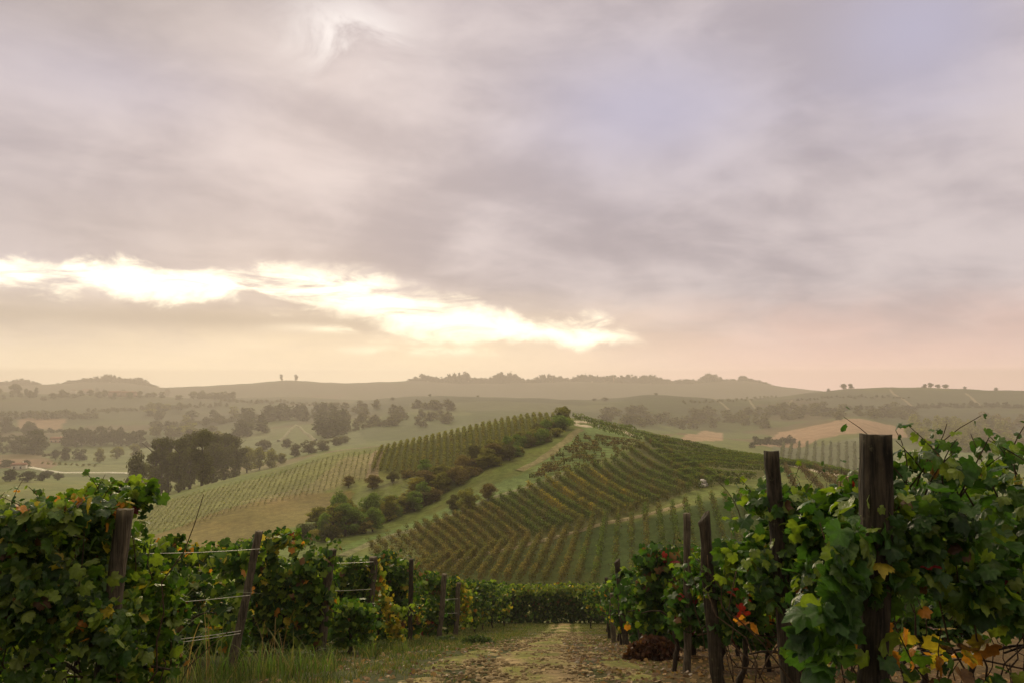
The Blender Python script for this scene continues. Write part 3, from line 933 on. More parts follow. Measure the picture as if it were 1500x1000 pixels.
TREE_COLS = {'dark': (0.052, 0.058, 0.020), 'mid': (0.085, 0.085, 0.028), 'olive': (0.190, 0.180, 0.040), 'green': (0.140, 0.200, 0.042), 'brown': (0.170, 0.128, 0.048), 'yellow': (0.25, 0.21, 0.05), 'grey': (0.105, 0.098, 0.038)}
PROTO = {}


def tree_proto(kind, var, tone, res):
    key = (kind, var, tone, res)
    if key not in PROTO:
        n, card = {'hi': (4200, 0.036), 'mid': (2000, 0.052), 'lo': (600, 0.095)}[res]
        if kind == 'tall' or kind == 'cypress':
            card *= 0.7
        V, fs, cc = crown_mesh('crown', kind, 100 + var * 7 + len(kind), n, card)
        cme = mesh_np('crown', V, fs, cc * np.array(TREE_COLS[tone]))
        cme.materials.append(M_FAR)
        tk = ('trunk', kind, var)
        if tk not in PROTO:
            PROTO[tk] = trunk_mesh('trunk', kind, var)
            PROTO[tk].materials.append(M_TRUNK)
        PROTO[key] = (cme, PROTO[tk])
    return PROTO[key]


def tree(px, py, hpx, wpx, label, group=None, kind='round', tone='dark', res='mid', y_min=60, cat='tree', base=None, name=None):
    B = hit(px, py, y_min) if base is None else base
    s = B[1] / F
    hm, wm = hpx * s, wpx * s
    r = thing(name or {'round': 'broadleaf_tree', 'tall': 'slender_tree', 'shrub': 'shrub', 'cypress': 'cypress_tree'}[kind], label, cat, B, group)
    cme, tme = tree_proto(kind, random.randint(0, 3), tone, res)
    wide = {'round': 0.80, 'tall': 0.46, 'shrub': 1.05, 'cypress': 0.22}[kind]
    for nm, me in (('crown', cme), ('trunk', tme)):
        o = bpy.data.objects.new(nm, me); C.objects.link(o); o.parent = r
    r.scale = (wm / wide, wm / wide, hm)
    r.rotation_euler.z = random.uniform(0, 6.28)
    return r


# grove behind the hill on the left
tree(198, 735, 76, 46, 'bushy tree at the left end of the dark grove, set apart from it', 'trees of the dark grove', 'round', 'mid', 'hi', 215)
for i, (x, y, h_, w_) in enumerate([(228, 727, 78, 34), (246, 724, 76, 36), (262, 722, 74, 34), (278, 718, 76, 38), (296, 714, 74, 36), (312, 710, 68, 36), (328, 706, 64, 34), (344, 702, 56, 34), (236, 722, 70, 30), (270, 716, 74, 34), (304, 708, 70, 36)]):
    tree(x, y, h_ + 8, w_ * 1.05, f'{ordinal(i)} tall tree of the dense dark grove at the foot of the pale shoulder', 'trees of the dark grove', 'tall', 'mid', 'hi', 222 + 5 * (i % 4))
for i, (x, y, h_, w_) in enumerate([(362, 692, 42, 30), (380, 688, 36, 26), (398, 684, 30, 22), (215, 729, 28, 28), (412, 678, 16, 22)]):
    tree(x, y, h_, w_, ['pale lower tree at the right end of the dark grove', 'thin pale tree beside the right end of the grove', 'small pale tree trailing the grove', 'low bush at the foot of the grove', 'round bush on the edge of the pale shoulder'][i], None, 'round', 'olive', 'mid', 190)
# valley trees, left
VT = [(50, 664, 38, 46, 'big spreading tree above the brown field'), (22, 660, 26, 34, 'dark tree at the left of the big spreading tree'), (-6, 656, 26, 34, 'dark tree half cut by the photo edge above the brown field'),
      (81, 673, 16, 15, 'small tree left of the two joined trees by the meadow'), (95, 674, 21, 22, 'left one of two joined round trees by the meadow'), (116, 674, 19, 22, 'right one of two joined round trees by the meadow'),
      (146, 677, 23, 20, 'oval lone tree in the meadow'), (171, 671, 19, 21, 'pale round lone tree in the meadow'), (200, 668, 20, 24, 'hazy tree behind the left end of the dark grove'),
      (10, 683, 13, 26, 'low wide bush on the brown field edge'), (37, 685, 14, 17, 'round bush beside the white road end'),
      (8, 634, 26, 24, 'hazy tree at the edge of the pink field'), (43, 637, 22, 26, 'hazy tree in front of the pink field'), (70, 700, 14, 22, 'bush on the near side of the white road'),
      (15, 704, 18, 30, 'dark bush at the left edge below the white road'), (40, 705, 17, 26, 'dark bush below the white road, second from the edge'), (62, 704, 15, 24, 'dark bush below the white road, third from the edge'), (84, 703, 13, 18, 'dark bush below the white road, nearest the grove')]
for x, y, h_, w_, lb in VT:
    tree(x, y, h_, w_, lb, 'trees of the left valley', 'round' if h_ > 15 else 'shrub', 'dark' if x < 120 else 'olive', 'mid', 220)
for i in range(12):
    x = 100 + i * 9.6
    tree(x, 652 + random.uniform(-2, 2), random.uniform(22, 32), random.uniform(15, 22), f'{ordinal(i)} hazy tree from the left of the tree belt behind the meadow', 'trees of the belt behind the meadow', random.choice(['round', 'tall']), 'dark', 'mid', 400)
for i in range(10):
    tree(62 + i * 8.5, 679 + 0.4 * i, 4.5, 5.5, f'{ordinal(i)} little orchard tree from the left in the line on the meadow', 'orchard line on the meadow', 'shrub', 'olive', 'lo', 300)
for i in range(14):
    tree(2 + i * 10.5, 614 - 0.5 * (i % 5), random.uniform(9, 15), random.uniform(11, 17), f'{ordinal(i)} faint tree from the left along the hedge above the pink field', 'trees of the high hedge', 'round', 'grey', 'lo', 600)
for i in range(24):
    tree(-5 + i * 11.5 + random.uniform(-3, 3), 582 + random.uniform(-3, 5), random.uniform(7, 13), random.uniform(9, 15), f'{ordinal(i)} faint tree from the left along the village ridge', 'trees of the village ridge', 'round', 'grey', 'lo', 900)
tree(21, 577, 17, 19, 'tall round tree standing up from the village ridge', None, 'round', 'grey', 'mid', 900)
for x, h_, lb in ((38, 11, 'dark cypress left one of the pair by the tall ridge tree'), (53, 12, 'dark cypress right one of the pair by the tall ridge tree'), (142, 12, 'dark cypress left one of the pair between the village roofs'), (152, 10, 'dark cypress right one of the pair between the village roofs')):
    tree(x, 579, h_, 4, lb, 'village cypresses', 'cypress', 'dark', 'lo', 900)
for i in range(9):
    tree(285 + i * 7 + random.uniform(-2, 2), 584, random.uniform(9, 16), random.uniform(10, 16), f'{ordinal(i)} hazy tree from the left of the clump right of the village', 'clump right of the village', 'round', 'grey', 'lo', 800)
for i in range(34):
    x = random.uniform(215, 350); y = 600 + random.uniform(0, 48)
    tree(x, y, random.uniform(9, 18) * (0.75 + (y - 600) / 120), random.uniform(13, 22), 'hazy tree scattered on the slope behind the dark grove', 'hazy slope trees behind the grove', 'round', random.choice(['grey', 'dark', 'olive']), 'lo', 450)
for i, (x, y, h_, w_) in enumerate([(432, 668, 20, 24), (452, 664, 22, 26), (472, 660, 18, 22), (420, 655, 14, 22), (492, 652, 14, 20), (505, 648, 11, 18), (385, 660, 18, 26)]):
    tree(x, y, h_, w_, f'{ordinal(i)} hazy tree of the loose clump under the triangular field', 'loose clump under the triangular field', 'round', 'grey', 'mid', 280)


def wood(name, spots, label, tone, y_min):
    """a far wood that reads as one mass"""
    parts = []
    for x, y, h_, w_ in spots:
        B = hit(x, y, y_min); s = B[1] / F
        V, fs, cc = crown_mesh('c', 'round', R.randint(0, 8), 260, 0.12)
        V = V * np.array([w_ * s / 0.8, w_ * s / 0.8, h_ * s * 1.08]); V[:, 2] -= 0.08 * h_ * s
        parts.append((V + B, fs, cc * np.array(TREE_COLS[tone]) * R.uniform(0.8, 1.2)))
    V, fs, cc = soup(parts)
    o = obj(name, mesh_np(name, V, fs, cc), M_FAR)
    o['kind'] = 'stuff'
    tag(o, label, 'wood')
    return o


sp = [(x, y, R.uniform(16, 26), R.uniform(18, 28)) for x, y in zip(R.uniform(350, 505, 95), R.uniform(606, 642, 95)) if y > 606 + abs(x - 430) * 0.10 and not (abs(x - 434) < 34 and y > 616)]
wood('hillside_wood', sp, 'hazy wood covering the knoll above the triangular field', 'dark', 450)
sp = [(x, y, R.uniform(14, 24), R.uniform(16, 26)) for x, y in zip(R.uniform(1335, 1475, 90), R.uniform(628, 662, 90))]
wood('valley_wood', sp, 'yellowish hazy wood right of the brown field', 'olive', 380)
sp = [(x, y, R.uniform(10, 18), R.uniform(14, 24)) for x, y in zip(R.uniform(1440, 1700, 90), R.uniform(612, 668, 90))]
wood('valley_wood', sp, 'dull hazy wood at the far right valley side', 'brown', 380)
sp = [(x, 652 + R.uniform(-3, 4), R.uniform(8, 13), R.uniform(12, 18)) for x in np.arange(1102, 1165, 5)]
wood('hedge_wood', sp, 'dark hazy thicket below the left end of the brown field', 'dark', 330)
sp = [(x, y, R.uniform(8, 15), R.uniform(14, 24)) for x, y in zip(R.uniform(880, 1120, 60), R.uniform(603, 628, 60))]
wood('slope_wood', sp, 'faint scrubby wood on the slope behind the right shoulder', 'grey', 400)
sp = [(x, y, R.uniform(7, 13), R.uniform(14, 22)) for x, y in zip(R.uniform(1120, 1345, 60), R.uniform(598, 616, 60))]
wood('slope_wood', sp, 'faint scrub on the slope above the brown field', 'grey', 500)
sp = [(x, y, R.uniform(8, 15), R.uniform(14, 24)) for x, y in zip(R.uniform(470, 660, 50), R.uniform(597, 625, 50))]
wood('slope_wood', sp, 'faint wood on the hill behind the crest block', 'grey', 400)


def hedge(pts, n, h, label, tone='dark', y_min=300):
    q = curve_pts(pts, n) if len(pts) > 2 else np.column_stack([np.linspace(pts[0][0], pts[1][0], n), np.linspace(pts[0][1], pts[1][1], n)])
    wood('hedgerow', [(x + R.uniform(-2, 2), y + R.uniform(-1.5, 1.5), h * R.uniform(0.55, 1.25), h * R.uniform(0.9, 1.7)) for x, y in q], label, tone, y_min)


hedge([(-40, 627), (30, 631), (95, 634)], 26, 6, 'low hazy hedge along the near side of the pink field')
hedge([(130, 604), (220, 600), (330, 594)], 40, 6, 'faint hedge across the slope below the village', 'grey', 500)
hedge([(205, 655), (280, 648), (345, 640)], 30, 8, 'hazy hedge behind the left part of the dark grove', 'dark', 350)
hedge([(225, 628), (300, 620), (385, 612)], 34, 8, 'hazy hedge left of the knoll wood', 'grey', 500)
hedge([(325, 588), (400, 590), (480, 594)], 30, 5, 'faint hedge on the rise above the knoll wood', 'grey', 700)
hedge([(480, 640), (520, 630), (560, 622)], 20, 7, 'hazy hedge right of the triangular field', 'grey', 350)
hedge([(-40, 661), (20, 663), (70, 667)], 22, 6, 'hedge along the top of the brown field at the left edge', 'dark', 300)
hedge([(1000, 590), (1070, 588), (1135, 582)], 28, 4, 'faint hedge on the slope left of the pale hill tracks', 'grey', 700)
hedge([(1170, 586), (1250, 582), (1330, 584)], 30, 4, 'faint hedge high on the right hill', 'dark', 700)
hedge([(1320, 600), (1400, 596), (1520, 598)], 40, 7, 'dark hedge halfway up the right hill', 'dark', 600)
hedge([(1180, 604), (1260, 600), (1330, 603)], 30, 6, 'dark hedge above the brown field', 'dark', 600)
hedge([(960, 620), (1020, 616), (1090, 618)], 26, 6, 'hazy hedge behind the right shoulder vines', 'grey', 400)


def ridge_wood(x0, x1, h, label, dens=2.0):
    parts = []
    for x in np.arange(x0, x1, dens):
        u = (x - 750) / F
        Y = far(1950) + R.uniform(-20, 50)
        z = float(terr(u * Y, Y)); s = Y / F
        hh_ = 1.35 * h * (0.5 + 0.8 * vnoise(np.array([x / 17.0]), 4)[0]) * R.uniform(0.75, 1.2) * min(1, (x - x0 + 6) / 25, (x1 - x + 6) / 25)
        V, fs, cc = crown_mesh('c', 'round', R.randint(0, 8), 200, 0.13)
        w_ = R.uniform(7, 11) * s
        V = V * np.array([w_ / 0.8, w_ / 0.8, hh_ * s * 1.15]); V[:, 2] -= 0.15 * hh_ * s
        parts.append((V + np.array([u * Y, Y, z]), fs, cc * np.array(TREE_COLS['dark'])))
    V, fs, cc = soup(parts)
    o = obj('ridge_wood', mesh_np('ridge_wood', V, fs, cc), M_FAR)
    o['kind'] = 'stuff'
    tag(o, label, 'wood')


ridge_wood(598, 785, 9.5, 'far wood along the skyline left of the tall thin tower')
ridge_wood(775, 1062, 8.5, 'far wood along the skyline right of the tall thin tower')
ridge_wood(1050, 1128, 4, 'low far wood on the far peak under its round tree')
ridge_wood(82, 160, 6, 'far wood on the low left part of the skyline')
ridge_wood(140, 232, 7.5, 'far rounded wood on the skyline above the village')
ridge_wood(-60, 62, 6, 'far wood on the skyline at the left edge')


def ridge_tree(px, hpx, wpx, label, kind='round', Yr=1950, group=None):
    Yr = far(Yr)
    u = (px - 750) / F
    B = np.array([u * Yr, Yr, float(terr(u * Yr, Yr))])
    return tree(px, 0, hpx, wpx, label, group, kind, 'dark', 'lo', base=B)


ridge_tree(413, 9, 6, 'left one of two lone slender trees on the far hilltop', 'tall', 1945, 'lone hilltop trees')
ridge_tree(434, 9, 6.5, 'right one of two lone slender trees on the far hilltop', 'tall', 1945, 'lone hilltop trees')
ridge_tree(1085, 9, 10, 'round tree on the far peak right of the hill summit')
ridge_tree(1100, 5, 8, 'small bush beside the round tree on the far peak')
for i, (x, h_, w_, lb) in enumerate([(1235, 9, 11, 'left one of the tree pair on the right skyline'), (1246, 8, 11, 'right one of the tree pair on the right skyline'), (1213, 5, 6, 'tiny tree left of the skyline pair'), (1353, 6, 9, 'first tree of the skyline clump at upper right'), (1362, 8, 10, 'tallest tree of the skyline clump at upper right'), (1373, 6, 9, 'third tree of the skyline clump at upper right'), (1384, 7, 11, 'last tree of the skyline clump at upper right'), (1412, 4, 6, 'tiny lone tree right of the skyline clump'), (1458, 5, 7, 'small dark tree near the right end of the skyline')]):
    ridge_tree(x, h_, w_, lb, 'round', 1118, 'trees of the right skyline')
for i, (x, y, h_, w_) in enumerate([(528, 590, 7, 11), (575, 584, 5, 8), (630, 580, 4, 6), (700, 583, 3, 6), (885, 588, 6, 12), (870, 587, 4, 9), (960, 578, 4, 7)]):
    u = (x - 750) / F
    tree(x, 0, h_, w_, f'{ordinal(i)} small hazy tree from the left on the middle hill crest', 'trees of the middle hill crest', 'round', 'grey', 'lo', base=np.array([u * far(895), far(895), float(terr(u * far(895), far(895)))]))

# shrub belt running up the hill to the summit
belt = []
cen = curve_pts([(470, 782), (530, 772), (585, 752), (635, 726), (690, 695), (745, 668), (790, 646), (822, 628)], 32)
for i, (x, y) in enumerate(cen):
    f = i / 31
    for k in (0, 1, 2):
        yy = y + (-11, -2, 6)[k] * (1 - 0.3 * f) + random.uniform(-3, 3)
        h_ = (48 - 20 * f) * random.choice([0.4, 0.5, 0.65, 0.8, 1.0]) * random.uniform(0.85, 1.1)
        belt.append((x + random.uniform(-7, 7), yy, h_, (0.4 * h_ + 20) * random.uniform(0.8, 1.2)))
for i, (x, y, h_, w_) in enumerate(belt):
    f = i / len(belt)
    tone = random.choice(['olive', 'green', 'olive', 'yellow', 'green'] if f < 0.4 else ['brown', 'grey', 'olive', 'brown', 'olive', 'yellow'] if f < 0.75 else ['olive', 'grey', 'green', 'olive'])
    tree(x, y, h_, w_, f'{ordinal(i)} shrub from the bottom of the dark belt climbing to the summit', 'shrubs of the climbing belt', random.choice(['shrub', 'shrub', 'round', 'tall']), tone, 'hi', 60, 'shrub', name='shrub')
SH = [(828, 617, 24, 22, 'round', 'olive', 'dark leafy tree on the very summit of the vineyard hill'), (818, 620, 18, 14, 'round', 'dark', 'smaller tree left of the summit tree'),
      (686, 746, 34, 38, 'round', 'olive', 'spreading fruit tree standing clear below the shrub belt'), (664, 748, 26, 24, 'round', 'grey', 'thin bare tree left of the spreading fruit tree'), (716, 732, 26, 30, 'round', 'brown', 'reddish brown tree right of the spreading fruit tree'),
      (545, 716, 22, 30, 'round', 'brown', 'bare orchard tree on the dry slope, nearest the shrub belt'), (510, 714, 18, 20, 'round', 'brown', 'bare orchard tree at the edge of the young vines'), (575, 708, 20, 22, 'shrub', 'grey', 'low grey bush above the shrub belt'),
      (595, 700, 16, 24, 'shrub', 'brown', 'brown bush under the crest block'), (622, 706, 34, 26, 'tall', 'green', 'bright green slender tree rising from the shrub belt'), (520, 780, 40, 38, 'round', 'green', 'leafy green tree at the bottom of the shrub belt'),
      (545, 778, 38, 34, 'round', 'green', 'second green tree at the bottom of the shrub belt'), (440, 790, 30, 42, 'shrub', 'dark', 'dark bush above the near left vines'), (480, 792, 28, 36, 'shrub', 'dark', 'dark bush right of the one above the near left vines'), (415, 792, 18, 26, 'shrub', 'olive', 'small bush above the near left vines')]
for x, y, h_, w_, k, tone, lb in SH:
    tree(x, y, h_, w_, lb, None, k, tone, 'hi', 60, 'shrub' if k == 'shrub' else 'tree')

# ------------------------------------------------------------------ far houses and towers
def box(cx, cy, cz, sx, sy, sz):
    v = np.array([(x, y, z) for x in (-.5, .5) for y in (-.5, .5) for z in (0, 1)], float) * (sx, sy, sz) + (cx, cy, cz)
    f = np.array([(0, 1, 3, 2), (4, 6, 7, 5), (0, 4, 5, 1), (2, 3, 7, 6), (0, 2, 6, 4), (1, 5, 7, 3)])
    return v, f


def gable(cx, cy, cz, sx, sy, h, over=0.4):
    a, b_ = sx / 2 + over, sy / 2 + over
    v = np.array([(-a, -b_, 0), (a, -b_, 0), (a, b_, 0), (-a, b_, 0), (-a, 0, h), (a, 0, h)], float) + (cx, cy, cz)
    return v, [np.array([(0, 1, 5, 4), (2, 3, 4, 5), (3, 2, 1, 0)]), np.array([(0, 4, 3), (1, 2, 5)])]


M_WALLP = mat_plain('pink_render', (0.50, 0.33, 0.26), 0.9, 0.12, 0.4)
M_WALLW = mat_plain('pale_render', (0.62, 0.55, 0.46), 0.9, 0.12, 0.4)
M_TILE = mat_plain('roof_tiles', (0.27, 0.12, 0.08), 0.9, 0.3, 1.5)
M_DARK = mat_plain('window_dark', (0.03, 0.03, 0.035), 0.4)


def house(px, py, y_min, wid, dep, hgt, label, wall, rot=0.0, lift=0.0):
    B = hit(px, py, y_min); B[2] += lift - 0.6
    wid *= 1.35; dep *= 1.35; hgt *= 1.35
    r = thing('farmhouse', label, 'house', B, 'houses of the valley and ridge')
    r.rotation_euler.z = rot
    v, f = box(0, 0, 0, wid, dep, hgt)
    obj('wall', mesh_np('wall', v, [f]), wall, r)
    v, fs = gable(0, 0, hgt + 0.003, wid, dep, dep * 0.28)
    rf = obj('roof', mesh_np('roof', v, fs), M_TILE, r)
    v, f = box(wid * 0.25, dep * 0.1, hgt + dep * 0.12, 0.8, 0.8, dep * 0.28)
    obj('chimney', mesh_np('chimney', v, [f]), wall, rf)
    nwin = max(2, int(wid / 3.5))
    for k in range(nwin):
        for zz2 in ([1.2, hgt - 2.2] if hgt > 5 else [1.4]):
            v, f = box(-wid / 2 + (k + .5) * wid / nwin, -dep / 2 - 0.01, zz2, 1.1, 0.12, 1.5)
            obj('window', mesh_np('window', v, [f]), M_DARK, r)
    return r


house(108, 577, 900, 11, 8, 6, 'small pale house with a low roof on the village ridge', M_WALLW, 0.1, 3)
house(128, 577, 900, 20, 10, 7, 'red-roofed house by the cypresses on the village ridge', M_WALLP, -0.05, 3)
house(168, 582, 900, 16, 9, 7, 'left half of the long pink farmstead on the village ridge', M_WALLP, 0.08, 2)
house(188, 582, 900, 22, 10, 6, 'right half of the long pink farmstead on the village ridge', M_WALLP, -0.04, 2)
house(84, 648, 450, 9, 7, 3.2, 'low red-roofed shed at the left of the hazy tree belt', M_WALLP, 0.2)
house(113, 650, 400, 13, 8, 5.5, 'pale farmhouse hidden among the trees of the hazy belt', M_WALLW, 0.15)
house(28, 687, 300, 6, 4.5, 2.6, 'little white hut beside the white road end', M_WALLW, 0.2)


def tower(px, wid, hgt, label):
    u = (px - 750) / F; Y = far(1940); wid *= 1.4; hgt *= 1.4
    r = thing('bell_tower', label, 'tower', (u * Y, Y, float(terr(u * Y, Y)) - 1), 'skyline towers')
    v, f = box(0, 0, 0, wid, wid, hgt); obj('shaft', mesh_np('shaft', v, [f]), M_WALLP, r)
    v, f = box(0, 0, hgt + .003, wid * 1.2, wid * 1.2, 1.2); obj('cornice', mesh_np('cornice', v, [f]), M_WALLP, r)
    a = wid * 0.55
    v = np.array([(-a, -a, 0), (a, -a, 0), (a, a, 0), (-a, a, 0), (0, 0, wid * 0.9)], float) + (0, 0, hgt + 1.206)
    obj('roof', mesh_np('roof', v, [np.array([(0, 1, 4), (1, 2, 4), (2, 3, 4), (3, 0, 4)]), np.array([(3, 2, 1, 0)])]), M_TILE, r)
    v, f = box(0, -wid / 2, hgt - wid * 1.4, wid * 0.4, 0.1, wid); obj('belfry_opening', mesh_np('belfry_opening', v, [f]), M_DARK, r)


tower(810, 2.6, 17, 'tall thin tower on the skyline above the hill summit')
tower(899, 2.6, 15, 'shorter thin tower on the skyline right of the tall one')

# white marker by the summit track and pale sacks among the vines
B = hit(877, 627)
r = thing('marker_post', 'small white marker post beside the dark rows below the summit track', 'marker', B)
V, fs = tubes([(np.array([(0, 0, -0.05), (0, 0, 0.5), (0, 0, 0.95)]), [0.16, 0.15, 0.14])], 10)
obj('shaft', mesh_np('shaft', V, fs), mat_plain('white_paint', (0.75, 0.72, 0.66)), r)
V, fs = tubes([(np.array([(0, 0, 0.953), (0, 0, 1.1), (0, 0, 1.2)]), [0.19, 0.17, 0.06])], 10)
obj('cap', mesh_np('cap', V, fs), mat_plain('grey_cap', (0.4, 0.38, 0.35)), r)
B = hit(1030, 713)
r = thing('sack_heap', 'heap of crumpled whitish sacks at the row ends on the right shoulder', 'heap', B)
M_SACK = mat_plain('white_sack', (0.62, 0.56, 0.54), 0.9, 0.3, 3)
for k, (x, y, z, s) in enumerate([(-0.35, 0, 0.0, 0.42), (0.3, 0.1, 0.0, 0.45), (0.0, 0, 0.48, 0.42), (0.05, -0.3, 0.0, 0.34)]):
    th, ph = np.meshgrid(np.linspace(0, 2 * np.pi, 15)[:-1], np.linspace(0.05, np.pi - 0.05, 9))
    bump_ = 1 + 0.22 * np.sin(3 * th + k) * np.sin(4 * ph + k) + 0.12 * R.normal(0, 1, th.shape)
    v = np.stack([np.cos(th) * np.sin(ph) * bump_, np.sin(th) * np.sin(ph) * bump_, 0.75 * np.cos(ph) * bump_], -1).reshape(-1, 3) * s + (x, y, z + 0.75 * s)
    ii = np.arange(8)[:, None] * 14; jj = np.arange(14)[None, :]; j2 = (jj + 1) % 14
    qd = np.stack([ii + jj, ii + 14 + jj, ii + 14 + j2, ii + j2], -1).reshape(-1, 4)
    obj('sack', mesh_np('sack', v, [qd], None, True), M_SACK, r)
# pale stakes along the field edge at far right
for i in range(9):
    B = hit(1422 + i * 6.0, 686 - i * 1.9, 200)
    V, fs = tubes([(np.array([(0, 0, -0.2), (0, 0, 0.6), (0, 0, 1.3)]), [0.42, 0.4, 0.34])], 8)
    o = obj('field_marker', mesh_np('field_marker', V, fs), M_SACK, loc=B)
    tag(o, f'{ordinal(i)} pale marker from the left along the far field edge', 'marker', 'pale field edge markers')

# ------------------------------------------------------------------ foreground vines
PAL = {'g': (0.056, 0.108, 0.013), 'd': (0.024, 0.060, 0.011), 'b': (0.042, 0.098, 0.019), 'l': (0.150, 0.205, 0.024), 'y': (0.40, 0.30, 0.035), 'o': (0.42, 0.17, 0.025), 'r': (0.17, 0.014, 0.014), 'n': (0.13, 0.065, 0.03), 'k': (0.16, 0.20, 0.03)}


def pal_pick(weights, n):
    ks = list(weights); p = np.array([weights[k] for k in ks], float)
    idx = R.choice(len(ks), n, p=p / p.sum())
    return np.array([PAL[k] for k in ks])[idx] * R.uniform(0.72, 1.32, (n, 1))


LEFT_MIX = {'g': 42, 'd': 20, 'l': 24, 'k': 6, 'y': 2.2, 'o': 0.8, 'n': 1.5, 'r': 0.2}
RIGHT_MIX = {'b': 34, 'd': 16, 'g': 28, 'l': 22, 'k': 2, 'y': 0.7, 'o': 0.4, 'n': 0.6, 'r': 0.25}


def vine_leaves(poly, Y, n, thick, mix, size, tmpl, fuzz=4, yfloor=0.12, patches=(), clump=0.35, seed=0, slope=0.0):
    """leaves filling a stretch of trellised canopy; poly is its outline at depth Y"""
    poly = np.array(poly, float)
    x0, y0 = poly.min(0) - fuzz; x1, y1 = poly.max(0) + fuzz
    got = []
    tot = 0
    while tot < n:
        px = R.uniform(x0, x1, n * 2); py = R.uniform(y0, y1, n * 2)
        k = inside(px + R.normal(0, fuzz, n * 2), py + R.normal(0, fuzz, n * 2), poly)
        s_ = Y / F
        dn = fbm2(px * s_ / 0.34, py * s_ / 0.34, seed, 3)
        k &= R.rand(n * 2) < np.clip((dn - clump) * 5, 0.06, 1)
        px = px[k]; py = py[k]
        got.append(np.column_stack([px, py])); tot += len(px)
    pp = np.concatenate(got)[:n]
    off = R.uniform(-1, 1, n); off = np.sign(off) * np.abs(off) ** 0.65 * thick
    # the canopy is a slab: push the leaves out of the middle plane at constant world height
    P = at(pp[:, 0], pp[:, 1], Y)
    P[:, 1] += off + slope * (P[:, 0] - P[:, 0].mean())
    bulge = fbm2(P[:, 0] / 0.4, P[:, 2] / 0.4, seed + 3, 2) - 0.5
    P[:, 1] += -0.35 * bulge * np.sign(-off) * thick
    g = terr(P[:, 0], P[:, 1])
    P = P[P[:, 2] > g + yfloor]
    n = len(P)
    off = P[:, 1] - Y
    nv = np.column_stack([R.normal(0, 0.75, n), np.sign(off) * 0.55 + R.normal(0, 0.5, n), 0.60 + R.normal(0, 0.6, n)])
    tip = np.column_stack([R.normal(0, 0.6, n), np.sign(off) * 0.35, -1 + R.normal(0, 0.35, n)])
    c = pal_pick(mix, n)
    # patches of autumn colour, and the end row's painted lit top: (px, py, radius, mix, probability)
    q = np.column_stack([750 + P[:, 0] / P[:, 1] * F, P[:, 2] / P[:, 1]])
    py_ = 565 - q[:, 1] * F
    for (cx, cy_, rad, pm, pr) in patches:
        k = (np.hypot(q[:, 0] - cx, py_ - cy_) < rad * R.uniform(0.5, 1.2, n)) & (R.rand(n) < pr)
        if k.sum():
            c[k] = pal_pick(pm, int(k.sum()))
    sz = R.uniform(size[0], size[1], n) * np.where(R.rand(n) < 0.2, 0.6, 1)
    return leaves(tmpl, P, nv, tip, sz, c)


def shoots(poly_top, Y, n, tmpl, size, mix, up=(0.12, 0.35), thick=0.15):
    """canes that stick out of the top of the canopy with small leaves on them -> leaf soup, cane lines"""
    parts = []; lines = []
    pt = np.array(poly_top, float)
    for k in range(n):
        x = R.uniform(pt[0, 0], pt[-1, 0]); y = np.interp(x, pt[:, 0], pt[:, 1])
        B_ = at(x, y + 6, Y)[()] if False else at(np.array([x]), np.array([y + 8]), Y)[0]
        B_ = B_ + np.array([0, R.uniform(-thick, thick), -0.1])
        ln = R.uniform(*up) + 0.1
        d = unit(np.array([R.normal(0, 0.45), R.normal(0, 0.3), 1.0]))
        s = np.linspace(0, 1, 6)
        bend = np.array([R.normal(0, 0.25), R.normal(0, 0.2), -0.15])
        L_ = B_ + d * (s * ln)[:, None] + bend * (s ** 2 * ln)[:, None]
        lines.append((L_, np.linspace(0.0035, 0.0014, 6)))
        m = R.randint(4, 9)
        t = R.uniform(0.25, 1.0, m)
        P = np.column_stack([np.interp(t, s, L_[:, i]) for i in range(3)]) + R.normal(0, 0.022, (m, 3))
        parts.append(leaves(tmpl, P, R.normal(0, 0.6, (m, 3)) + (0, -0.3, 0.5), R.normal(0, 1, (m, 3)) + (0, 0, -0.3), R.uniform(*size, m) * (1.15 - 0.55 * t), pal_pick(mix, m)))
    return soup(parts) if parts else None, lines


def vine_trunk(X, Y, h, seed, rad=0.028):
    rr = np.random.RandomState(seed)
    z0 = float(terr(X, Y))
    n = 9
    s = np.linspace(0, 1, n)
    px = X + np.cumsum(rr.normal(0, 0.022, n)) ; py = Y + np.cumsum(rr.normal(0, 0.022, n))
    lines = [(np.column_stack([px, py, z0 - 0.06 + s * (h + 0.06)]), rad * (1.25 - 0.5 * s) * rr.uniform(0.8, 1.25, n))]
    for sg in (-1, 1):
        q = np.linspace(0, 1, 6)
        arm = np.column_stack([px[-1] + sg * q * 0.42, py[-1] + rr.normal(0, 0.012, 6), z0 + h - 0.01 + 0.10 * np.sin(q * 2.4) + rr.normal(0, 0.01, 6)])
        lines.append((arm, np.linspace(rad * 0.5, 0.006, 6)))
    return lines


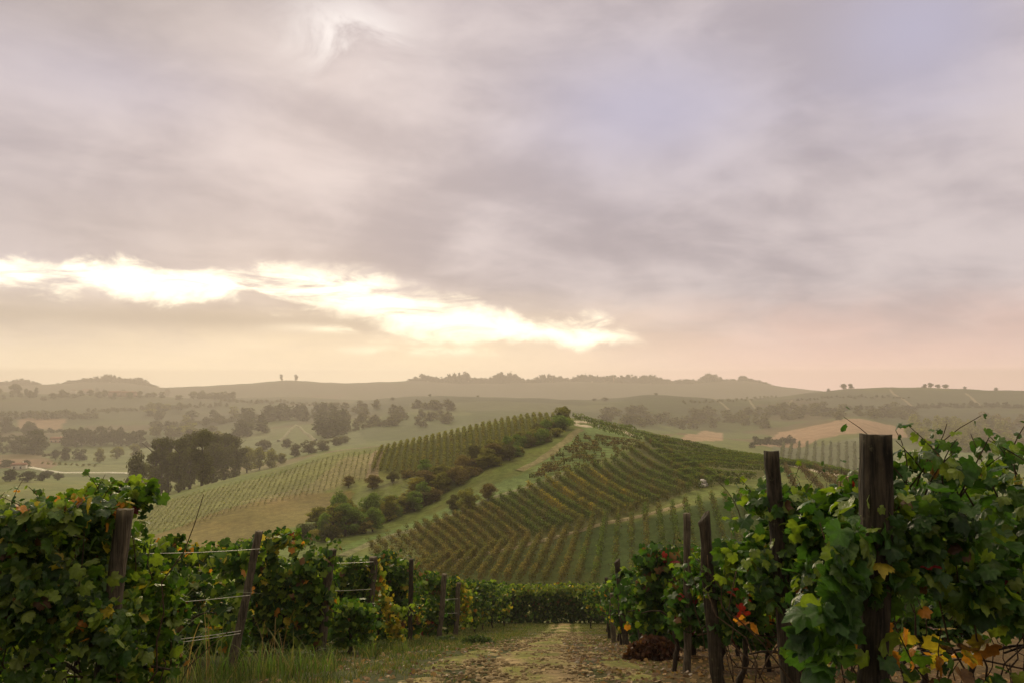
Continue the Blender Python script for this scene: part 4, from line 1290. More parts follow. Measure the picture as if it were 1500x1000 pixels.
def vine_row(name_label, group, Y, poly, n, mix, size, tmpl, mat, trunks=(), thick=0.32, fuzz=4, patches=(), top=None, nshoot=0, canes=0, extra=None, clump=0.35, seed=1, slope=0.0, yfloor=0.12, label_cat='vine row', th=0.62):
    bx = float(np.mean([p[0] for p in poly]))
    X0 = float(at(np.array([bx]), np.array([600.]), Y)[0][0])
    org = np.array([X0, Y, float(terr(X0, Y))])
    r = thing('vine_row', name_label, label_cat, org, group)
    parts = [vine_leaves(poly, Y, n, thick, mix, size, tmpl, fuzz, yfloor, patches, clump, seed, slope)]
    lines = []
    if extra:
        for e in extra:
            parts.append(vine_leaves(e['poly'], e.get('Y', Y), e['n'], e.get('thick', 0.1), e['mix'], e.get('size', size), tmpl, e.get('fuzz', 3), 0.03, e.get('patches', ()), e.get('clump', 0.2), seed + 9))
    if nshoot and top:
        sp_, ln = shoots(top, Y, nshoot, tmpl, (size[0] * 0.6, size[1] * 0.75), mix, up=(0.1, 0.3))
        parts.append(sp_); lines += ln
    V, fs, cc = soup(parts)
    obj('foliage', mesh_np('foliage', V - org, fs, cc, tmpl is T_NEAR), mat, r)
    rr = np.random.RandomState(seed + 77)
    pa = np.array(poly, float)
    for k in range(canes):
        x = rr.uniform(pa[:, 0].min() + 5, pa[:, 0].max() - 5)
        Xc = (x - 750) / F * Y; Yc = Y + rr.uniform(-thick * 0.7, thick * 0.7)
        zb = float(terr(Xc, Yc)) + rr.uniform(0.1, th)
        m = 8
        s = np.linspace(0, 1, m)
        hh_ = rr.uniform(0.5, 1.2)
        lx = Xc + np.cumsum(rr.normal(0, 0.05, m)) + rr.normal(0, 0.25) * s
        ly = Yc + np.cumsum(rr.normal(0, 0.025, m)) + (rr.normal(0, 0.1)) * s
        lines.append((np.column_stack([lx, ly, zb + hh_ * s - 0.15 * rr.rand() * s ** 2]), np.linspace(0.0055, 0.002, m)))
    if lines:
        q = np.linspace(max(pa[:, 0].min(), -400), pa[:, 0].max(), 40)          # the tied-down fruiting cane runs the whole row
        hx_ = (q - 750) / F * Y
        lines.append((np.column_stack([hx_, Y + 0.02 * np.sin(hx_ * 5), terr(hx_, Y + 0 * hx_) + th + 0.03 * np.sin(hx_ * 7)]), 0.006))
        V, fs = tubes(lines, 5)
        obj('canes', mesh_np('canes', V - org, fs, None, True), M_CANE, r)
    for k, (tx, ty) in enumerate(trunks):
        V, fs = tubes(vine_trunk(tx, ty, th, seed * 31 + k), 8, 0.12)
        obj('trunk', mesh_np('trunk', V - org, fs, None, True), M_BARK, r)
    return r


def X_at(px, Y):
    return (px - 750) / F * Y


GL = 'left hand vine rows ending at the dirt path'
GR = 'right hand vine rows ending at the dirt path'
AUT = {'y': 4, 'o': 2, 'r': 0.6, 'k': 5, 'n': 1.5, 'l': 3}
YEL = {'y': 5, 'k': 4, 'l': 3, 'o': 0.6}
RED = {'r': 6, 'o': 1, 'n': 1}
ORA = {'o': 4, 'y': 5, 'n': 0.5}
# left rows, nearest first
vine_row('big nearest left vine row with yellow and red leaves on top', GL, 4.4,
         [(-330, 760), (-120, 756), (-40, 762), (0, 760), (40, 744), (70, 730), (110, 726), (150, 718), (184, 722), (192, 745), (188, 780), (212, 808), (220, 850), (216, 885), (234, 930), (222, 985), (215, 1150), (-330, 1150)],
         15000, LEFT_MIX, (0.028, 0.060), T_NEAR, M_LEAF, [(X_at(x, 4.4), 4.42) for x in (-200, -20, 130)], 0.44, 6,
         [(120, 722, 36, AUT, .38), (185, 738, 20, {'o': 5, 'r': 2, 'y': 3}, .45), (40, 745, 30, {'r': 2, 'n': 2, 'y': 3}, .25), (90, 800, 30, YEL, .25), (205, 830, 40, {'l': 4, 'k': 2}, .5), (120, 970, 24, YEL, .3)],
         [(-200, 757), (0, 760), (60, 734), (110, 728), (150, 720), (190, 726)], 30, 30, clump=0.42, seed=3)
vine_row('second left vine row behind the leaning post with pale wires', GL, 10.7,
         [(-40, 806), (100, 798), (200, 792), (262, 788), (300, 796), (340, 800), (372, 790), (378, 800), (366, 850), (356, 930), (350, 982), (-40, 985)],
         4200, {'g': 34, 'd': 26, 'l': 22, 'k': 6, 'y': 3, 'n': 2, 'o': 1}, (0.06, 0.11), T_MID, M_LEAFM, [(X_at(x, 10.8), 10.85) for x in (120, 210, 290)], 0.3, 4,
         [(300, 800, 30, AUT, .35), (250, 795, 25, AUT, .3)], [(60, 800), (260, 788), (300, 796), (370, 792)], 12, 6, seed=5)
vine_row('third left vine row, tall and dark with orange leaves at its crest', GL, 13.6,
         [(250, 800), (340, 802), (382, 786), (405, 779), (425, 780), (450, 790), (478, 800), (494, 806), (490, 850), (484, 905), (478, 962), (330, 968), (250, 968)],
         4600, {'g': 34, 'd': 28, 'l': 22, 'k': 6, 'y': 3, 'n': 2, 'o': 1}, (0.065, 0.115), T_MID, M_LEAFM, [(X_at(x, 13.7), 13.7) for x in (360, 420, 468)], 0.34, 4,
         [(430, 790, 22, AUT, .5), (405, 785, 15, {'y': 3, 'k': 3}, .4), (435, 905, 14, ORA, .4)], [(340, 800), (405, 779), (450, 790), (490, 800)], 14, 4, seed=7)
vine_row('low fresh green vine at the foot of the third left row', GL, 14.2,
         [(484, 900), (500, 886), (520, 880), (545, 886), (552, 910), (548, 950), (520, 962), (495, 958)], 700, {'g': 40, 'b': 20, 'l': 22, 'y': 2, 'o': 1}, (0.055, 0.10), T_MID, M_LEAFM, [(X_at(515, 14.2), 14.2)], 0.25, 3, [(495, 950, 12, YEL, .6)], seed=8)
vine_row('fourth left vine row with a bright yellow green trailing end', GL, 17.6,
         [(380, 822), (450, 822), (495, 816), (548, 816), (552, 840), (546, 880), (542, 940), (380, 945)],
         3400, {'g': 34, 'd': 30, 'l': 16, 'k': 5, 'y': 2, 'n': 2}, (0.065, 0.115), T_MID, M_LEAFM, [(X_at(x, 17.7), 17.7) for x in (470, 535)], 0.32, 3, (), [(450, 822), (545, 816)], 8, 2,
         extra=[dict(poly=[(548, 818), (556, 826), (561, 850), (572, 880), (586, 905), (590, 935), (582, 952), (570, 930), (560, 890), (552, 860)], n=330, mix=YEL, size=(0.055, 0.10), clump=0.1),
                dict(poly=[(575, 890), (595, 886), (612, 890), (600, 898), (580, 904)], n=45, mix={'l': 3, 'k': 3}, size=(0.05, 0.09), clump=0.0)], seed=11)
vine_row('fifth left vine row, domed and dark behind the yellow trailing end', GL, 20.8,
         [(470, 830), (540, 832), (556, 812), (572, 806), (590, 810), (602, 826), (612, 838), (622, 850), (618, 900), (606, 936), (470, 940)],
         3200, {'g': 30, 'd': 38, 'l': 12, 'k': 4, 'y': 2, 'n': 3}, (0.07, 0.12), T_MID, M_LEAFM, [(X_at(x, 20.8), 20.8) for x in (560, 605)], 0.36, 3, [(612, 900, 16, {'y': 3, 'n': 3, 'o': 1}, .4), (592, 905, 8, ORA, .5)], [(545, 832), (572, 806), (600, 826)], 8, 2, seed=13)
vine_row('sixth left vine row ending at a thin post with wires', GL, 25.5,
         [(540, 850), (600, 842), (620, 838), (640, 838), (652, 842), (652, 880), (640, 930), (540, 932)],
         2400, {'g': 32, 'd': 30, 'l': 16, 'k': 8, 'y': 3, 'n': 3}, (0.075, 0.12), T_MID, M_LEAFM, [(X_at(x, 25.5), 25.5) for x in (612, 640)], 0.34, 2.5, [(628, 910, 14, AUT, .5), (620, 922, 8, {'r': 3, 'o': 4}, .6)], seed=17)
vine_row('seventh left vine row with yellow leaves hanging at its end post', GL, 29.3,
         [(590, 852), (640, 848), (672, 846), (676, 870), (668, 926), (590, 926)],
         1900, {'g': 30, 'd': 30, 'l': 18, 'k': 10, 'y': 4}, (0.075, 0.12), T_MID, M_LEAFM, [(X_at(655, 29.3), 29.3)], 0.34, 2.5,
         extra=[dict(poly=[(673, 848), (684, 856), (688, 880), (686, 912), (676, 916), (674, 880)], n=210, mix=YEL, size=(0.07, 0.12), clump=0.1)], seed=19)
for i, (Yr, xe, yt, nm) in enumerate([(32.3, 702, 850, 'eighth left vine row, green with a rounded end'), (35.0, 716, 852, 'ninth left vine row with yellow tints low down'), (37.5, 732, 855, 'tenth left vine row, green and narrow from here'), (40.0, 747, 857, 'last left vine row just before the end hedge')]):
    zb = 565 - float(terr(X_at(xe, Yr), Yr)) / Yr * F
    vine_row(nm, GL, Yr, [(xe - 90, yt + 3), (xe - 30, yt), (xe - 8, yt - 2), (xe, yt + 6), (xe + 1, yt + 30), (xe - 3, zb - 6), (xe - 90, zb - 4)], 1900, {'g': 34, 'd': 26, 'l': 20, 'k': 10, 'y': 3}, (0.08, 0.13), T_MID, M_LEAFM,
             [(X_at(xe - 8, Yr), Yr)], 0.36, 2, [(xe - 6, zb - 25, 10, YEL, .5)] if i != 2 else (), seed=23 + i)
# right rows, nearest first
vine_row('nearest right vine row with large leaves round the thick post', GR, 3.0,
         [(1196, 850), (1206, 800), (1222, 765), (1240, 738), (1262, 724), (1290, 712), (1312, 690), (1340, 668), (1362, 664), (1385, 686), (1404, 690), (1430, 706), (1462, 704), (1490, 676), (1520, 664), (1620, 655), (1760, 660), (1760, 930), (1520, 905), (1460, 880), (1400, 872), (1340, 856), (1300, 850), (1262, 880), (1258, 990), (1216, 1005), (1190, 960), (1184, 900)],
         2300, RIGHT_MIX, (0.034, 0.066), T_NEAR, M_LEAF, [(X_at(x, 3.05), 3.05) for x in (1480, 1650)], 0.26, 10,
         [(1330, 860, 20, {'o': 3, 'n': 2}, .3), (1215, 985, 22, {'k': 3, 'y': 4}, .6)],
         [(1262, 724), (1310, 690), (1362, 664), (1404, 690), (1460, 704), (1500, 672), (1600, 660)], 26, 34,
         extra=[dict(poly=[(1310, 915), (1335, 905), (1355, 925), (1350, 955), (1320, 950)], n=6, mix=ORA, size=(0.04, 0.06), thick=0.2),
                dict(poly=[(1370, 930), (1420, 920), (1430, 950), (1385, 965)], n=8, mix=ORA, size=(0.04, 0.062), thick=0.2),
                dict(poly=[(1290, 860), (1400, 862), (1500, 885), (1640, 900), (1640, 1040), (1480, 1010), (1380, 1000), (1290, 990)], n=150, mix={'b': 5, 'g': 4, 'k': 3, 'y': 3, 'o': 2, 'n': 2}, size=(0.03, 0.06), thick=0.3, clump=0.45),
                dict(poly=[(1220, 740), (1262, 735), (1262, 850), (1225, 880), (1200, 880)], n=46, Y=2.66, mix={'b': 6, 'l': 5, 'g': 3}, size=(0.04, 0.07), thick=0.05),
                dict(poly=[(1185, 890), (1235, 850), (1240, 960), (1210, 1010), (1180, 970)], n=34, Y=2.68, mix={'b': 6, 'g': 4, 'l': 2}, size=(0.06, 0.085), thick=0.06)], clump=0.45, seed=31)
vine_row('second right vine row behind the black upright post', GR, 5.0,
         [(1068, 800), (1074, 760), (1085, 738), (1110, 722), (1140, 716), (1165, 722), (1190, 708), (1215, 722), (1245, 730), (1300, 730), (1420, 720), (1640, 716), (1640, 900), (1300, 900), (1240, 885), (1180, 872), (1140, 880), (1100, 870), (1078, 850)],
         3900, RIGHT_MIX, (0.038, 0.070), T_NEAR, M_LEAF, [(X_at(x, 5.05), 5.05) for x in (1172, 1290, 1420, 1560)], 0.30, 7,
         [(1095, 865, 14, RED, .2), (1168, 862, 14, ORA, .7), (1210, 735, 22, {'n': 4, 'y': 2, 'r': 1}, .4), (1180, 905, 12, ORA, .5)],
         [(1075, 740), (1110, 722), (1190, 708), (1240, 728), (1420, 720)], 22, 30, clump=0.40, seed=33,
         extra=[dict(poly=[(1078, 868), (1105, 862), (1112, 920), (1080, 915)], n=9, mix=RED, size=(0.045, 0.07), thick=0.15), dict(poly=[(1150, 890), (1195, 880), (1200, 910), (1160, 915)], n=14, mix=ORA, size=(0.05, 0.075), thick=0.2)])
vine_row('third right vine row behind the leaning rounded post', GR, 7.2,
         [(1016, 850), (1022, 825), (1040, 808), (1065, 800), (1110, 792), (1300, 795), (1420, 800), (1420, 925), (1180, 925), (1090, 915), (1050, 920), (1024, 905)],
         3200, RIGHT_MIX, (0.045, 0.08), T_NEAR, M_LEAF, [(X_at(x, 7.25), 7.25) for x in (1078, 1160, 1250, 1340)], 0.30, 5,
         [(1030, 880, 14, RED, .15), (1075, 900, 16, RED, .2)], [(1022, 826), (1065, 800), (1120, 792)], 8, 26, clump=0.36, seed=35,
         extra=[dict(poly=[(1060, 880), (1090, 875), (1098, 925), (1064, 930)], n=8, mix={'r': 6, 'o': 2}, size=(0.05, 0.075), thick=0.15)])
vine_row('fourth right vine row behind the slim upright post', GR, 9.7,
         [(982, 860), (988, 825), (1004, 806), (1040, 812), (1120, 812), (1240, 812), (1240, 935), (1080, 940), (1010, 935), (985, 915)],
         2400, {'b': 24, 'd': 36, 'g': 20, 'l': 10, 'k': 3, 'n': 4, 'r': 2}, (0.06, 0.10), T_MID, M_LEAFM, [(X_at(x, 9.75), 9.75) for x in (985, 1050, 1120, 1190)], 0.32, 4,
         [(1015, 870, 18, RED, .12)], [(988, 826), (1004, 808), (1060, 812)], 8, 20, seed=37)
vine_row('fifth right vine row with dark red leaves on its near corner', GR, 12.2,
         [(930, 860), (938, 820), (948, 802), (972, 796), (998, 802), (1060, 815), (1160, 815), (1160, 935), (1000, 935), (950, 932), (934, 905)],
         2700, {'b': 26, 'd': 34, 'g': 20, 'l': 10, 'k': 3, 'n': 4, 'r': 1.5}, (0.065, 0.11), T_MID, M_LEAFM, [(X_at(x, 12.2), 12.2) for x in (955, 1010, 1070)], 0.34, 4,
         [(978, 812, 15, {'r': 4, 'n': 3}, .6), (965, 905, 12, ORA, .2), (990, 838, 10, {'r': 3, 'n': 3}, .35)], [(938, 815), (972, 796), (1000, 802)], 10, 12, seed=39)
for i, (Yr, xs, yt, nm) in enumerate([(15.2, 912, 832, 'sixth right vine row, dark green with a ragged near end'), (18.4, 902, 842, 'seventh right vine row behind the leaning forked post'), (21.8, 893, 850, 'eighth right vine row, dark and narrow from here'), (25.6, 889, 855, 'ninth right vine row behind the thin dark post'), (29.5, 884, 858, 'tenth right vine row, hardly showing past its neighbour'), (33.5, 880, 862, 'eleventh right vine row close to the end hedge'), (37.3, 858, 862, 'bushy right vine row standing out in front of the end hedge')]):
    zb = 565 - float(terr(X_at(xs, Yr), Yr)) / Yr * F
    vine_row(nm, GR, Yr, [(xs - 3, yt + 30), (xs + 2, yt + 6), (xs + 10, yt), (xs + 60, yt + 1), (xs + 130, yt + 4), (xs + 130, zb - 14), (xs + 6, zb - 16), (xs - 2, zb - 30)], 2200, {'b': 24, 'd': 30, 'g': 22, 'l': 14, 'k': 5, 'y': 2, 'o': 1}, (0.07, 0.125), T_MID, M_LEAFM,
             [(X_at(xs + 6 + 30 * k, Yr), Yr) for k in range(2)], 0.36, 2.5, [(xs + 3, zb - 32, 5, ORA, .4)], seed=43 + i, nshoot=4, top=[(xs + 2, yt + 4), (xs + 60, yt + 1)])
# hedge row closing the end of the path
zb = 565 - float(terr(X_at(815, 43), 43)) / 43 * F
vine_row('end vine row closing the foot of the path like a clipped hedge', GL, 43.4,
         [(640, 856), (700, 857), (760, 858), (800, 856), (850, 855), (900, 856), (1000, 856), (1000, zb + 3), (640, zb + 3)], 15000, {'d': 62, 'g': 26, 'n': 4, 'l': 5, 'k': 3}, (0.08, 0.14), T_MID, M_LEAFM,
         [(X_at(x, 43.4), 43.2) for x in range(756, 884, 13)], 0.5, 1.5, [(x, 857, 9, {'k': 6, 'l': 4, 'y': 1}, .7) for x in range(640, 1000, 8)], seed=61, clump=0.15, yfloor=0.02)  # lit olive top painted as paler leaves along the row's upper edge

# ------------------------------------------------------------------ posts
def post(px_top, py_top, px_base, Y, wpx, label, mat, taper=1.0, seed=0, lump=0.08, chamfer=0.0, py_base=None, cut=1.0, flare=0.0):
    s = Y / F
    T = at(np.array([px_top]), np.array([py_top]), Y)[0]
    Xb = X_at(px_base, Y)
    if py_base is not None:
        Bq = at(np.array([px_base]), np.array([py_base]), Y)[0]; Xb = Bq[0]
        zb_ = Bq[2] - 0.1
    else:
        zb_ = float(terr(Xb, Y)) - 0.25
    Bp = np.array([Xb, Y, zb_])
    rr = np.random.RandomState(seed)
    nr_, ns = 44, 28
    t = np.linspace(0, 1, nr_); th = np.linspace(0, 2 * np.pi, ns, endpoint=False)
    r0 = wpx * s / 2
    groove = cut * (0.12 * vnoise(th / 0.42, seed) + 0.09 * vnoise(th / 0.2, seed + 4))
    groove[-1] = groove[0]
    split = rr.randint(0, ns, 2)
    V = []
    wob = np.cumsum(rr.normal(0, r0 * 0.06, (nr_, 2)), 0); wob -= np.linspace(0, 1, nr_)[:, None] * wob[-1]
    for i in range(nr_):
        rad = r0 * (taper + (1 - taper) * t[i]) * (1 - lump + 2 * lump * vnoise(np.array([t[i] * 9]), seed + 2)[0])
        a = rad * (0.94 + groove + 0.05 * vnoise2(th * 2, np.full(ns, t[i] * 14), seed) - 0.05)
        a = a * (1 + flare * np.clip((t[i] - 0.72) / 0.28, 0, 1) ** 2 * (0.6 + 0.8 * np.cos(th)))
        for q in split:
            if t[i] > 0.55:
                a[q] *= 0.78
        c = Bp + (T - Bp) * t[i]
        ring = np.column_stack([c[0] + wob[i, 0] + a * np.cos(th), c[1] + wob[i, 1] + a * np.sin(th), np.full(ns, c[2])])
        if i == nr_ - 1:
            ring[:, 2] += r0 * (0.25 * (vnoise(th / 0.5, seed + 8) - 0.5)) + chamfer * r0 * np.cos(th)
        if i == nr_ - 2 and chamfer:
            ring[:, 2] += 0.5 * chamfer * r0 * np.cos(th) - 0.2 * r0
        V.append(ring)
    cen_ = T + np.array([wob[-1, 0], 0, -0.05 * r0])
    inner = V[-1] * 0.55 + cen_ * 0.45; inner[:, 2] -= r0 * 0.05 * rr.rand(ns)
    V = np.concatenate(V + [inner, cen_[None]])
    ii = np.arange(nr_)[:, None] * ns; jj = np.arange(ns)[None, :]; j2 = (jj + 1) % ns
    qd = np.stack([ii + jj, ii + j2, ii + ns + j2, ii + ns + jj], -1).reshape(-1, 4)
    tri = np.array([(nr_ * ns + j, nr_ * ns + (j + 1) % ns, (nr_ + 1) * ns) for j in range(ns)])
    o = obj('vineyard_post', mesh_np('vineyard_post', V - Bp, [qd, tri], None, True), mat, loc=Bp)
    return tag(o, label, 'post', 'wooden vineyard posts')


post(184, 745, 143, 4.22, 22, 'squarish brown post leaning in the nearest left vine row', M_POST, 1.05, 1)
post(380, 777, 345, 10.35, 10.5, 'leaning weathered post carrying the three pale wires on the left', M_POST, 1.3, 2)
post(487, 804, 474, 13.5, 12, 'weathered post at the end of the third left row', M_POST, 1.15, 3)
post(547, 815, 537, 17.4, 11, 'weathered post beside the yellow green trailing vine', M_POST, 1.1, 4)
post(651, 840, 645, 25.2, 7, 'thin post at the end of the sixth left row', M_POST, 1.1, 5)
post(672, 853, 668, 29.0, 6.5, 'thin pale post left of the hanging yellow leaves', M_POST, 1.1, 6)
post(603, 818, 603, 20.4, 6, 'thin dark post top in the domed fifth left row', M_POSTD, 1.0, 7)
post(1279, 636, 1256, 2.80, 33, 'very thick dark nearest post, flaring at its sawn top', M_POSTD, 1.15, 8, 0.07, cut=2.2, flare=0.26)
post(1130, 660, 1157, 4.8, 21, 'black upright post with a flat top in the second right row', M_POSTD, 1.25, 9, 0.10)
post(1031, 756, 1052, 6.95, 15.5, 'dark post with a rounded top in the third right row', M_POSTD, 1.25, 10, 0.08, 1.2)
post(1006, 751, 999, 9.5, 9.5, 'slim upright greyish post on the path side of the fourth right row', M_POST, 1.15, 11)
post(904, 820, 915, 18.0, 8, 'short dark post leaning towards the path on the right', M_POSTD, 1.15, 12, 0.08, 0.8)
post(888, 845, 890, 25.2, 4.5, 'thin dark post at the ninth right row', M_POSTD, 1.1, 13)
post(936, 880, 936, 14.6, 9, 'stubby dark post under the sixth right row', M_POSTD, 1.1, 14)
post(897, 868, 897, 20.6, 7, 'short grey post in the shade of the eighth right row', M_POST, 1.1, 15)

# ------------------------------------------------------------------ wires
def wire(pts, Y, rad, label, sag=0.01):
    W = np.array([at(np.array([x]), np.array([y]), Y + dy_)[0] for x, y, dy_ in pts])
    s = np.linspace(0, 1, 14)
    P = W[0] + (W[-1] - W[0]) * s[:, None]
    P[:, 2] -= sag * np.sin(np.pi * s) * np.linalg.norm(W[-1] - W[0])
    V, fs = tubes([(P, rad)], 6)
    org = P[0].copy()
    o = obj('trellis_wire', mesh_np('trellis_wire', V - org, fs, None, True), M_WIRE, loc=org)
    tag(o, label, 'wire', 'trellis wires on the posts')


wire([(381, 803, 0), (200, 810, 0)], 10.22, 0.004, 'top wire running left from the leaning weathered post')
wire([(366, 871, 0), (175, 886, 0)], 10.20, 0.004, 'middle wire running left from the leaning weathered post')
wire([(353, 923, 0), (215, 940, 0)], 10.18, 0.004, 'upper one of the two lowest wires on the leaning weathered post')
wire([(352, 927, 0), (215, 945, 0)], 10.15, 0.004, 'lower one of the two lowest wires on the leaning weathered post')
wire([(547, 822, 0), (460, 824, 0)], 17.1, 0.005, 'upper wire left of the post by the yellow trailing vine')
wire([(544, 862, 0), (460, 865, 0)], 17.1, 0.005, 'lower wire left of the post by the yellow trailing vine')
wire([(671, 876, 0), (630, 877, 0)], 28.85, 0.006, 'upper wire between the two thin posts on the left')
wire([(670, 897, 0), (615, 898, 0)], 28.85, 0.006, 'lower wire between the two thin posts on the left')

# ------------------------------------------------------------------ ground cover
def gz(X, Y):
    return terr(X, Y) + np.clip(1 - (Y - 30) / 25, 0, 1) * (0.10 * (fbm2(X * 0.9, Y * 0.9, 3) - 0.5) + 0.05 * (fbm2(X * 4, Y * 4, 9, 3) - 0.5))


def blades(X, Y, h, wid, cols, lean=0.5):
    n = len(X)
    a = R.uniform(0, 2 * np.pi, n); b_ = R.uniform(0, 2 * np.pi, n)
    base = np.column_stack([X, Y, gz(X, Y) - 0.01])
    side = np.column_stack([np.cos(a), np.sin(a), np.zeros(n)]) * wid[:, None]
    ld = np.column_stack([np.cos(b_), np.sin(b_), np.zeros(n)]) * (h * lean * R.rand(n))[:, None]
    up = np.column_stack([np.zeros(n), np.zeros(n), h])
    V = np.stack([base - side, base + side, base + up * 0.55 + ld * 0.35 + side * 0.75, base + up * 0.55 + ld * 0.35 - side * 0.75, base + up * R.uniform(0.78, 1.0, (n, 1)) + ld * 1.2], 1)
    o = (np.arange(n) * 5)[:, None]
    return V.reshape(-1, 3), [np.array([0, 1, 2, 3])[None] + o, np.array([3, 2, 4])[None] + o], np.repeat(cols, 5, 0)


GCOL = np.array([(0.075, 0.115, 0.03), (0.10, 0.125, 0.04), (0.15, 0.135, 0.055), (0.055, 0.09, 0.026), (0.19, 0.15, 0.075)])


def gcol(n, p):
    return GCOL[R.choice(5, n, p=p)] * np.array([1.1, 1.05, 0.95]) * R.uniform(0.7, 1.35, (n, 1))


bl_parts = []
# short turf on the slope
n = 120000
Y = 7.5 + 36 * R.rand(n) ** 1.25; X = path_centre(Y) + R.uniform(-5.2, 4.5, n)
tx = np.abs(X - path_centre(Y))
dn = fbm2(X / 0.8, Y / 0.8, 51) - 0.07 * (X < path_centre(Y) - 1.9)
worn = np.exp(-((tx - 0.5) / 0.42) ** 2)
keep = R.rand(n) < np.clip((dn - 0.40 - 0.17 * worn - 0.16 * np.clip((X - path_centre(Y) - 1.0) / 1.5, 0, 1) * np.clip((24 - Y) / 10, 0, 1) + 0.10 * (Y > 20)) * 6, 0.02, 1)
X = X[keep]; Y = Y[keep]; n = len(X)
h = R.uniform(0.02, 0.06, n) * (1 + 1.0 * (X < path_centre(Y) - 1.6)) * np.where(R.rand(n) < 0.05, 1.7, 1)
bl_parts.append(blades(X, Y, h, 0.003 + 0.00022 * Y, gcol(n, [.26, .26, .22, .14, .12]), 0.9))
# taller grass along the feet of the left rows
n = 6000
Y = 7 + 34 * R.rand(n) ** 1.5; X = np.interp(Y, [7, 10, 14, 20, 28, 36, 43], [-2.75, -2.9, -2.75, -2.3, -1.75, -1.05, -0.2]) + R.normal(0, 0.42, n)
dn = fbm2(X / 0.5, Y / 0.5, 53)
k = R.rand(n) < np.clip((dn - 0.47) * 7, 0, 1)
X = X[k]; Y = Y[k]; n = len(X)
bl_parts.append(blades(X, Y, R.uniform(0.06, 0.24, n) * np.clip(1.5 - Y / 34, 0.5, 1.2), 0.0045 + 0.0002 * Y, 0.7 * gcol(n, [.34, .20, .10, .28, .08]), 1.0))  # tint darkened to put the shade on these weeds into their colour
V, fs, cc = soup(bl_parts)
gr_ = obj('grass', mesh_np('grass', V, fs, cc), M_GRASS)
gr_['kind'] = 'stuff'

# tall weeds in the left foreground: arching blades
def weed_clump(cx, cy_, n, hmin, hmax, label, green=True, spread=0.25):
    lines_V = []; off = 0; F4 = []; F3 = []; cs = []
    org = np.array([cx, cy_, float(terr(cx, cy_))])
    for k in range(n):
        X = cx + R.normal(0, spread * 0.65); Y = cy_ + R.normal(0, spread * 0.65)
        z = float(terr(X, Y)); h_ = R.uniform(hmin, hmax); a = R.uniform(0, 6.28); L_ = R.uniform(0.15, 0.7) * h_
        s = np.linspace(0, 1, 8)
        mid = np.column_stack([X + L_ * s ** 1.8 * math.cos(a), Y + L_ * s ** 1.8 * math.sin(a), z + h_ * (s - 0.32 * s ** 3 * R.uniform(0.2, 1.6))])
        w_ = R.uniform(0.004, 0.0085) * (1 - s) ** 0.6
        sd = np.array([-math.sin(a), math.cos(a), 0])
        V = np.empty((16, 3)); V[0::2] = mid - sd * w_[:, None]; V[1::2] = mid + sd * w_[:, None]
        lines_V.append(V - org)
        for i in range(7):
            F4.append((off + 2 * i, off + 2 * i + 1, off + 2 * i + 3, off + 2 * i + 2))
        off += 16
        c = np.array([(0.10, 0.15, 0.035), (0.075, 0.125, 0.03), (0.17, 0.17, 0.06)][R.randint(0, 3)]) if green else np.array([(0.24, 0.16, 0.08), (0.16, 0.10, 0.05), (0.12, 0.12, 0.045)][R.randint(0, 3)])
        cs.append(np.repeat(c[None] * R.uniform(0.75, 1.25), 16, 0))
    o = obj('grass_clump', mesh_np('grass_clump', np.concatenate(lines_V), [np.array(F4)], np.concatenate(cs)), M_GRASS, loc=org)
    tag(o, label, 'grass clump', 'tall grass clumps')


weed_clump(X_at(215, 6.2), 6.2, 46, 1.0, 1.75, 'tall pale grass between the nearest left row and the wires', True, 0.16)
weed_clump(X_at(262, 8.3), 8.3, 40, 0.4, 0.85, 'arching green grass below the lowest wires', True, 0.22)
weed_clump(X_at(330, 8.9), 8.9, 44, 0.3, 0.75, 'grass round the foot of the leaning weathered post', True, 0.2)
weed_clump(X_at(390, 9.0), 9.0, 50, 0.3, 0.6, 'thick arching grass right of the leaning post foot', True, 0.22)
weed_clump(X_at(440, 9.3), 9.3, 70, 0.25, 0.62, 'long green grass at the bottom edge left of the path', True, 0.25)
weed_clump(X_at(480, 9.6), 9.6, 40, 0.2, 0.5, 'grass tuft at the path edge under the third left row', True, 0.22)
weed_clump(X_at(405, 11.2), 11.2, 16, 0.5, 1.0, 'dry brown seed grass in front of the third left row', False, 0.22)
weed_clump(X_at(296, 8.6), 8.6, 12, 0.5, 0.9, 'dry rusty grass stems below the lowest wires', False, 0.2)
weed_clump(X_at(545, 12.5), 12.5, 50, 0.15, 0.42, 'grass tuft below the low fresh green vine', True, 0.18)
weed_clump(X_at(590, 14.5), 14.5, 50, 0.15, 0.38, 'grass tuft beside the yellow trailing vine foot', True, 0.18)

# fallen leaves and clods
n = 8200
Y = 5.0 + 22 * R.rand(n) ** 1.3; X = path_centre(Y) + np.where(R.rand(n) < 0.82, R.uniform(0.3, 5.5, n), R.uniform(-3, 0.5, n))
P = np.column_stack([X, Y, gz(X, Y) + 0.015])
lc = np.array([(0.22, 0.12, 0.055), (0.16, 0.085, 0.04), (0.30, 0.17, 0.07), (0.12, 0.065, 0.035), (0.26, 0.17, 0.09)])[R.randint(0, 5, n)] * 0.85 * R.uniform(0.7, 1.3, (n, 1))
V, fs, cc = leaves(T_MID, P, np.column_stack([R.normal(0, .35, n), R.normal(0, .35, n) - .1, np.ones(n)]), R.normal(0, 1, (n, 3)), R.uniform(0.025, 0.06, n), lc)
fl = obj('fallen_leaves', mesh_np('fallen_leaves', V, fs, cc), M_LEAFM)
fl['kind'] = 'stuff'

